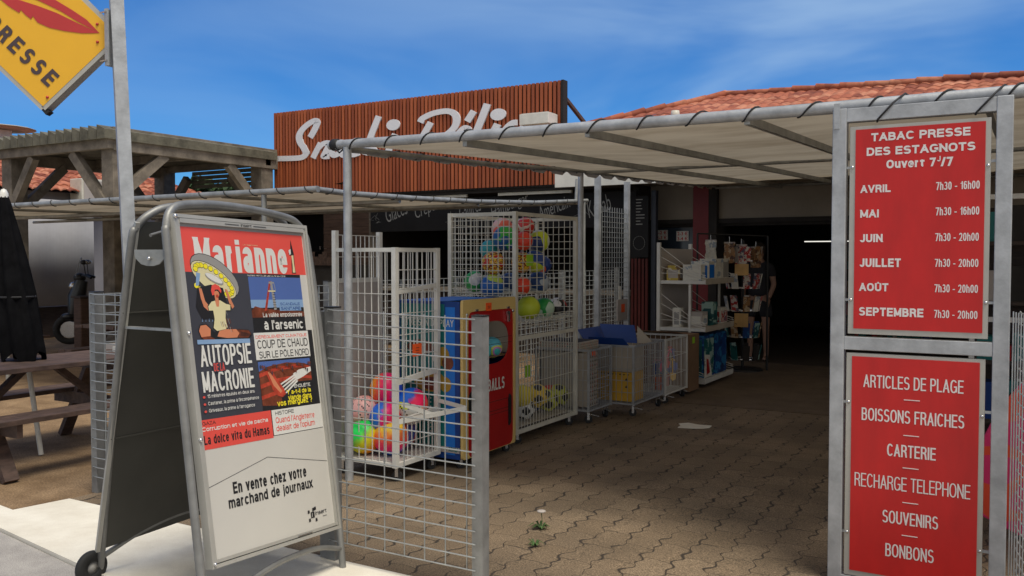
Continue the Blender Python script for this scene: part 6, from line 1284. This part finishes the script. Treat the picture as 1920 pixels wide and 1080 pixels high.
goods('goods_box', 'second dark blue carton on the bottom shelf, right half', (-3.60,-3.25,10.42,10.85,.103,.60), BLUE2P, BLUE2P)
t = thing('picture_card', (-3.2, 10.05, .1), 'white card with a red figure leaning at the front of the bottom shelf', 'card')
b = MM1(CW); b.prism([(-3.23,9.92,.11), (-3.23,10.2,.11), (-3.245,10.16,.36), (-3.245,9.98,.38)], (.004,0,0)); q = b.build('sheet', parent=t)
b = MM1(MACHRED); b.prism([(-3.2255,10.0,.14), (-3.2255,10.12,.16), (-3.237,10.10,.31), (-3.237,10.03,.33)], (.0008,0,0)); b.build('print', parent=q)

# ---------------------------------------------------------------- spinner rack at the shop door
t = thing('spinner_rack', (-3.30, 11.75, 0), 'revolving rack of cards and bagged goods at the shop door', 'rack')
b = MM1(BLACK); b.tube([(-3.30,11.75,0), (-3.30,11.75,1.75)], .02, 8); b.lathe([(0,.04),(.25,.03),(.28,0),(0,0)], (-3.30,11.75,0), 16); b.build('stand', parent=t)
for z, cols in ((1.46, [BROP, PALEBOARD, REDP]), (1.10, [REDP, CW, REDP]), (.80, [CW, REDP, BROP]), (.45, [TEALP, BROP, BLUE2P]), (.15, [DARK2, TEALP, DARK2])):
    b = MM1(SILV); b.lathe([(.20,0),(.205,.01),(.20,.02)], (-3.30,11.75,z), 16); tr = b.build('ring', parent=t)
    for k in range(9):
        a = k*.7-.4; c = Vector((-3.30+.20*math.cos(a), 11.75+.20*math.sin(a), z)); b = MM1(cols[k % 3]); d = Vector((-math.sin(a), math.cos(a), 0)); n_ = Vector((math.cos(a), math.sin(a), 0))
        b.prism([c-d*.045, c+d*.045, c+d*.045+n_*.04+Vector((0,0,.20)), c-d*.045+n_*.04+Vector((0,0,.20))], n_*.012); b.build('card_pack', parent=tr)
b = MM1(mat('beige header card', srgb(200,160,100), .6)); b.box(-3.34, -3.16, 11.50, 11.51, 1.28, 1.43); b.box(-3.34, -3.16, 11.50, 11.51, .60, .78); b.build('header_card', parent=t)
def hangbag(x, y, z, m, lb):
    t = thing('hanging_bag', (x, y, z), lb, 'bag', 'bagged goods hung at the shop door'); b = MM1(m); nn = 7
    vs = [(x-.07+.14*i/nn+.004*math.sin(j*3+x*9), y+.018*math.sin(i*2.2+j*1.3+x*20), z-.15+.27*j/nn) for j in range(nn+1) for i in range(nn+1)]
    b.add(vs+[(a_, b_+.02, c_) for a_, b_, c_ in vs], [(j*8+i, j*8+i+1, j*8+i+9, j*8+i+8) for j in range(nn) for i in range(nn)]+[(64+j*8+i+8, 64+j*8+i+9, 64+j*8+i+1, 64+j*8+i) for j in range(nn) for i in range(nn)], None, True); b.box(x-.072, x+.072, y-.002, y+.024, z+.11, z+.13, PALEBOARD); b.build('bag', parent=t)
    b = MM1(SILV); b.tube([(x,y,z+.12), (x,y,z+.2)], .004, 6); b.build('hook', parent=t)
for i, (x, y, m, lb) in enumerate(((-3.62,11.35,CW,'pale bag hung leftmost above the white shelves'), (-3.40,11.45,BROP,'brownish bag hung second from left at the shop door'), (-3.27,11.55,REDP,'dull red bag hung in the middle at the shop door'), (-3.12,11.7,BROP,'beige bag hung rightmost at the shop door'))): hangbag(x, y, 1.62-.03*i, m, lb)
b = MM1(BLACK); b.tube([(-3.75,11.2,1.83), (-3.0,11.85,1.80)], .01, 6); b.tube([(-3.75,11.2,0), (-3.75,11.2,1.83)], .014, 8); b.tube([(-3.0,11.85,0), (-3.0,11.85,1.80)], .014, 8); tag(b.build('hanging_rail'), 'thin dark rail carrying the bagged goods at the shop door', 'rail')

# ================================================================ PICNIC TABLES
def picnic(cx, y0, y1, label):
    t = thing('picnic_table', (cx, (y0+y1)/2, 0), label, 'picnic table', 'picnic tables on the terrace')
    b = MM1(BENCHWOOD)
    for k in range(5): x = cx-.36+k*.146; b.box(x, x+.138, y0+.01*(k % 2), y1-.008*(k % 3), .690, .725)
    b.build('tabletop', parent=t, bevel=.003)
    for s in (-1, 1):
        b = MM1(BENCHWOOD); b.box(cx+s*.56-.13, cx+s*.56-.005, y0, y1, .385, .42); b.box(cx+s*.56+.005, cx+s*.56+.13, y0, y1, .385, .42); b.build('bench', parent=t, bevel=.003)
    for ye, k in ((y0+.32, 1), (y1-.32, -1)):
        for s in (-1, 1): b = MM1(BENCHWOOD); b.bar((cx+s*.20,ye+s*.022,.69), (cx+s*.62,ye+s*.022,0), .042, .10, up=(0,1,0)); b.v = b.v; b.build('leg', parent=t)
        b = MM1(BENCHWOOD); b.box(cx-.66, cx+.66, ye+k*.045, ye+k*.085, .29, .384); b.box(cx-.33, cx+.33, ye+k*.045, ye+k*.085, .60, .689); b.build('crossbeam', parent=t)
        b = MM1(BENCHWOOD); b.bar((cx,ye+k*.09,.34), (cx,ye+k*.50,.68), .06, .045); b.build('strut', parent=t)
picnic(-6.5, 3.02, 4.88, 'brown picnic table nearest the viewer, pierced by the black closed parasol')
picnic(-9.3, 6.3, 8.1, 'brown picnic table farther back on the terrace, beside the near pergola post')
picnic(-12.6, 5.6, 7.4, 'brown picnic table at the far left in front of the white screen')
picnic(-7.4, 6.2, 8.0, 'brown picnic table between the near table and the bar counter')
# parasol
t = thing('closed_parasol', (-6.5, 3.95, 0), 'closed black parasol with a white tip stuck through the near picnic table', 'parasol')
base, top = Vector((-6.5,3.95,0)), Vector((-6.73,3.82,2.07)); ax = (top-base).normalized()
b = MM1(WHITE); b.tube([base, base+ax*1.96], .019, 10); b.build('pole', parent=t)
b = MM1(FABBLACK); rings = []; n = 32
for i, (h, r_) in enumerate(((.74,.135), (.82,.142), (1.0,.138), (1.25,.122), (1.5,.096), (1.75,.066), (1.93,.042), (1.99,.03))):
    c = base+ax*h; c = c-Vector((.863,.506,0))*.035*max(0, 1-h/1.9); rings.append([c+Vector((math.cos(a), math.sin(a), 0))*r_*(1+.16*math.cos(a*8+h)+.05*math.sin(a*3+i))+Vector((0,0,(.06*math.sin(a*4) if i == 0 else 0))) for a in [6.2832*j/n for j in range(n)]])
b.add([q for r_ in rings for q in r_], [(i*n+j, i*n+(j+1) % n, (i+1)*n+(j+1) % n, (i+1)*n+j) for i in range(len(rings)-1) for j in range(n)], None, True); b.build('canopy', parent=t)
b = MM1(CORD); c = base+ax*1.22-Vector((.863,.506,0))*.012; b.tube([c+Vector((math.cos(a), math.sin(a), 0))*.128 for a in [6.2832*j/20 for j in range(21)]], .008, 6); b.build('strap', parent=t)
b = MM1(PWH); b.lathe([(.034,0),(.032,.03),(.018,.06),(0,.068)], base+ax*1.98, 12); b.build('tip', parent=t)
# things lying on the near table
def tray(x, y, z, lb, m): 
    t = thing('takeaway_tray', (x, y, z), lb, 'tray'); b = MM1(m); b.prism([(x-.12,y-.08,z), (x+.12,y-.08,z), (x+.12,y+.08,z), (x-.12,y+.08,z)], (0,0,.004)); 
    for q in ((x-.12,x-.112,y-.08,y+.08), (x+.112,x+.12,y-.08,y+.08), (x-.112,x+.112,y-.08,y-.072), (x-.112,x+.112,y+.072,y+.08)): b.box(*q, z+.004, z+.045)
    b.build('tray_body', parent=t); b = MM1(CARDP); b.sphere((x, y, z+.012), .04, 8, 5, scale=(1.3,.9,.3)); b.build('food_rest', parent=t)
tray(-6.42, 4.68, .727, 'white food tray at the far end of the near picnic table', PWH)
tray(-6.70, 4.80, .727, 'second food tray behind the first one on the near picnic table', PALEBOARD)
t = thing('brown_bin', (-13.2, 9.0, 0), 'square brown bin beside the scooter', 'bin'); b = MM1(HUTWOOD); b.box(-13.44, -13.24, 8.75, 8.95, 0, .86); b.build('body', parent=t, bevel=.02); b = MM1(DARKWOOD); b.box(-13.46, -13.22, 8.73, 8.97, .86, .89); b.build('lid', parent=t)
# scooter
t = thing('scooter', (-13.9, 9.25, 0), 'black motor scooter with round mirrors parked in front of the white screen', 'scooter')
F_ = Vector((-.62,-.78,0)); S_ = Vector((-F_.y, F_.x, 0)); c0 = Vector((-13.5, 9.45, .06)); sp = lambda f, s, z: c0+F_*f+S_*s+Vector((0,0,z))
BP = plain('scooter black paint', (.02,.022,.025), .3)
def wheel(f, nm):
    b = MM1(RUBBER); c = sp(f,0,.25); pts = [c+(F_*math.cos(a)+Vector((0,0,1))*math.sin(a))*.20 for a in [6.2832*j/24 for j in range(25)]]; b.tube(pts, .055, 10); w_ = b.build('wheel', parent=t)
    b = MM1(SILV); b.prism([c+(F_*math.cos(a)+Vector((0,0,1))*math.sin(a))*.14-S_*.02 for a in [6.2832*j/12 for j in range(12)]], S_*.04); b.build('rim', parent=w_)
wheel(.62, 'f'); wheel(-.62, 'r')
b = MM1(BP); b.tube([sp(.55,0,.45), sp(.50,0,.8), sp(.42,0,1.08)], .1, 12, radii=[.09,.15,.10]); b.tube([sp(.35,0,.34), sp(0,0,.30), sp(-.2,0,.38)], .12, 12, radii=[.13,.14,.16]); b.tube([sp(-.15,0,.5), sp(-.5,0,.62), sp(-.85,0,.72)], .17, 14, radii=[.17,.19,.07]); b.sphere(sp(.62,0,.47), .13, 14, 8, scale=(1,1,.5)); b.build('body', parent=t)
b = MM1(RUBBER); b.tube([sp(.02,0,.78), sp(-.3,0,.82), sp(-.7,0,.86)], .12, 12, radii=[.10,.14,.09]); b.build('seat', parent=t)
b = MM1(BLACK); b.tube(catmull([sp(.25,.36,1.12), sp(.36,.2,1.16), sp(.42,0,1.13), sp(.36,-.2,1.16), sp(.25,-.36,1.12)], 4), .022, 8); b.sphere(sp(.45,0,1.12), .10, 14, 8, scale=(1,1,.8)); b.build('handlebar', parent=t)
b = MM1(SILV); b.sphere(sp(.55,0,.98), .07, 12, 8); b.build('headlight', parent=t)
for s in (-1, 1):
    b = MM1(BLACK); b.tube([sp(.34,s*.24,1.16), sp(.36,s*.30,1.34)], .008, 6); b.sphere(sp(.36,s*.31,1.38), .055, 12, 8, scale=(1,1,.75)); m_ = b.build('mirror', parent=t); b = MM1(SILV); b.sphere(sp(.335,s*.31,1.38), .046, 12, 8, scale=(1,1,.75)); b.build('glass', parent=m_)
b = MM1(plain('clear windscreen', (.25,.28,.3), .1)); b.tube(catmull([sp(.5,.18,1.15), sp(.44,.16,1.38), sp(.42,0,1.46), sp(.44,-.16,1.38), sp(.5,-.18,1.15)], 4), .006, 6); b.build('windscreen_rim', parent=t)

# ================================================================ RIGHT EDGE GOODS
t = thing('beach_rack', (1.0, 6.1, 0), 'white tubular rack at the right edge carrying beach goods', 'rack')
b = MM1(WHITE); b.bar((-.30,6.1,1.875), (2.6,6.1,1.875), .022, .03); b.bar((-.30,6.1,1.13), (2.6,6.1,1.13), .022, .03)
for x in (.55, 2.58): b.box(x-.015, x+.015, 6.115, 6.145, 0, 1.9)
b.box(-.30, 2.6, 6.1, 6.12, .2, .23); b.box(-.31, -.28, 6.115, 6.145, 0, 1.9); b.build('frame', parent=t)
cols = [('pink and orange striped bodyboard leaning outermost left on the white rack', [(240,60,120),(250,90,60),(240,60,120)]), ('blue bodyboard with pale streaks leaning behind the pink one', [(30,120,190),(120,190,220),(20,90,170)]), ('red and black bodyboard leaning on the rack beneath the others', [(210,40,40),(30,30,35),(220,60,50)]), ('turquoise and navy bodyboard leaning low on the rack', [(40,170,190),(20,40,80),(30,60,120)]), ('yellow and blue bodyboard at the right of the rack', [(230,190,60),(30,60,140),(40,90,170)])]
for i, (lb, cs) in enumerate(cols):
    x = -.13+i*.20; y = 5.45+.05*i; t = thing('bodyboard', (x, y, 0), lb, 'bodyboard', 'bodyboards on the white rack')
    M_ = Matrix.Translation((x+.0, y, .05+.12*(i % 2))) @ Matrix.Rotation(R(24+5*i), 4, 'Y') @ Matrix.Rotation(R(8), 4, 'X')
    b = MM1(blob_mat('bodyboard print', cs, 4, True, i*3.1)); out_ = [(-.22,0),(.22,0),(.25,.25),(.26,.6),(.2,.9),(.08,1.05),(-.08,1.05),(-.2,.9),(-.26,.6),(-.25,.25)]
    b.prism([(a, 0, c) for a, c in out_], (0,.05,0)); b.xf(M_); b.build('deck', parent=t, bevel=.01)
    b = MM1(BLACK); b.prism([(a*1.015, .018, c*1.008-.002) for a, c in out_], (0,.014,0)); b.xf(M_); b.build('rail', parent=t)
def swim_ring(x, z, r, cs, lb, sd_):
    t = thing('swim_ring', (x, 6.05, z), lb, 'swim ring', 'swim rings hung on the white rack'); b = MM1(blob_mat('ring print', cs, 5, True, sd_)); b.tube([(x+r*math.cos(a), 6.04, z+r*math.sin(a)) for a in [6.2832*j/28 for j in range(29)]], r*.32, 12, cap=False); b.build('ring', parent=t)
swim_ring(.20, 1.60, .13, [(215,40,45),(235,230,225),(215,40,45)], 'red and white swim ring hung at the left of the white rack', 1.0)
swim_ring(.62, 1.60, .18, [(230,190,70),(40,120,180)], 'yellow and blue swim ring hung on the white rack', 2.0)
swim_ring(1.15, 1.60, .18, [(240,110,150),(240,240,235)], 'pink and white swim ring hung on the white rack', 3.0)
t = thing('goods_shelf', (1.2, 7.6, 0), 'dark shelf of small beach goods behind the white rack', 'shelf')
b = MM1(DARKWOOD); b.box(-.35, 3, 7.9, 7.95, 0, 1.9)
for z in (.25, .7, 1.15, 1.6): b.box(-.35, 3, 7.55, 7.9, z, z+.03)
b.build('frame', parent=t)
for z in (.28, .73, 1.18, 1.63):
    b = MM1(CARD); x = -.33
    while x < 2.9: w_ = random.uniform(.07,.2); b.box(x, x+w_*.92, 7.6, 7.8, z, z+random.uniform(.1,.3), random.choice([MACHRED, BLUE, TEAL, PALEBOARD, CARD, BLUE2, DARK2, DARK2, DARK2])); x += w_
    b.build('goods', parent=t)

# ================================================================ PERSON IN THE DOORWAY
def skin_mesh(name, verts, edges, radii, m, parent, sub=2, root=0):
    me = bpy.data.meshes.new(name); me.from_pydata([Vector(v)-LOC[parent] for v in verts], edges, []); o = bpy.data.objects.new(name, me); C.objects.link(o)
    md = o.modifiers.new('skin', 'SKIN'); me.skin_vertices.new() if not me.skin_vertices else None
    for i, r_ in enumerate(radii): me.skin_vertices[0].data[i].radius = (r_, r_) if isinstance(r_, (int, float)) else r_
    me.skin_vertices[0].data[root].use_root = True
    sb = o.modifiers.new('sub', 'SUBSURF'); sb.levels = sub; sb.render_levels = sub
    dg = bpy.context.evaluated_depsgraph_get(); nm = bpy.data.meshes.new_from_object(o.evaluated_get(dg)); bpy.data.objects.remove(o)
    nm.materials.clear(); nm.materials.append(m); nm.polygons.foreach_set('use_smooth', [True]*len(nm.polygons))
    q = bpy.data.objects.new(name, nm); C.objects.link(q)
    if parent: q.parent = parent
    LOC[q] = LOC[parent]; return q
px_, py_ = -3.42, 13.0
t = thing('person', (px_, py_, 0), 'person in dark shorts and top standing in the dark shop doorway, legs bare', 'person')
def V(a, b_, c): return (px_+a, py_+b_, c)
vs = [V(0,0,.93), V(0,0,1.08), V(0,0,1.27), V(0,0,1.42), V(0,0,1.49), V(0,-.01,1.57), V(0,-.01,1.66),
      V(-.10,0,.88), V(-.115,-.01,.50), V(-.12,.02,.10), V(-.12,-.02,.045), V(-.125,-.14,.03),
      V(.10,0,.88), V(.115,-.02,.50), V(.12,.0,.10), V(.12,-.04,.045), V(.125,-.16,.03),
      V(-.17,0,1.38), V(-.22,.02,1.12), V(-.20,-.10,.90), V(.17,0,1.38), V(.22,.02,1.12), V(.18,-.12,.92)]
ed = [(0,1),(1,2),(2,3),(3,4),(4,5),(5,6),(0,7),(7,8),(8,9),(9,10),(10,11),(0,12),(12,13),(13,14),(14,15),(15,16),(3,17),(17,18),(18,19),(3,20),(20,21),(21,22)]
rd = [(.125,.09),(.11,.085),(.15,.11),(.10,.08),.055,.085,.085,.085,.055,.038,.036,.028,.085,.055,.038,.036,.028,.055,.042,.030,.055,.042,.030]
body = skin_mesh('body', vs, ed, rd, SKIN, t)
b = MM1(SKIN)
for s, (hx, hy, hz) in ((-1, (-.20,-.10,.90)), (1, (.18,-.12,.92))):
    hv = []; he = []; hr = []
    base_ = Vector(V(hx,hy,hz)); hv.append(base_); hr.append(.024); pm = base_+Vector((0,-.02,-.06)); hv.append(pm); he.append((0,1)); hr.append(.026)
    for k in range(4):
        q = pm+Vector((.0,(-.030+k*.02),-.02)); r0 = len(hv); hv += [q, q+Vector((.006*-s,-.004,-.028-.004*(k in (1,2)))), q+Vector((.018*-s,-.006,-.052-.006*(k in (1,2))))]; he += [(1,r0),(r0,r0+1),(r0+1,r0+2)]; hr += [.010,.009,.008]
    r0 = len(hv); q = base_+Vector((0,-.035,-.035)); hv += [q, q+Vector((-.006*s,-.012,-.03))]; he += [(0,r0),(r0,r0+1)]; hr += [.011,.009]
    skin_mesh('hand', hv, he, hr, SKIN, t, 1)
NAVY = plain('dark cloth', (.02,.02,.026), .9)
vt = [V(0,0,.90), V(0,0,1.12), V(0,0,1.28), V(0,0,1.41), V(-.17,0,1.385), V(-.21,.015,1.22), V(.17,0,1.385), V(.21,.015,1.22)]
skin_mesh('shirt', vt, [(0,1),(1,2),(2,3),(3,4),(4,5),(3,6),(6,7)], [(.20,.15),(.15,.12),(.17,.125),(.11,.09),.068,.058,.068,.058], NAVY, t)
skin_mesh('shorts', [V(0,0,.97), V(0,0,.90), V(-.105,0,.84), V(-.115,0,.62), V(.105,0,.84), V(.115,0,.62)], [(0,1),(1,2),(2,3),(1,4),(4,5)], [(.17,.13),(.17,.13),.105,.10,.105,.10], NAVY, t)
b = MM1(plain('dark hair', (.03,.02,.014), .7)); b.sphere(V(0,.02,1.635), .105, 20, 12, scale=(.92,1.0,1.08)); b.tube([V(0,.09,1.62), V(0,.11,1.5), V(0,.10,1.42)], .05, 10, radii=[.06,.05,.02]); b.build('hair', parent=t)
b = MM1(SKIN); b.sphere(V(0,-.045,1.60), .082, 18, 12, scale=(.9,.75,1.2)); b.lathe([(0,-.02),(.012,0),(.0,.03)], V(0,-.115,1.595), 8); b.build('face', parent=t)
for s in (-1, 1): b = MM1(BLACK); b.sphere(V(s*.03,-.103,1.625), .009, 8, 6); b.build('eye', parent=t)
b = MM1(MACHRED); b.sphere(V(0,-.104,1.562), .014, 8, 5, scale=(1.4,.5,.5)); b.build('mouth', parent=t)
for s in (-1, 1): b = MM1(DARKWOOD); b.sphere(V(s*.122,-.06,.028), .05, 12, 6, scale=(.85,2.1,.55)); b.build('shoe', parent=t)
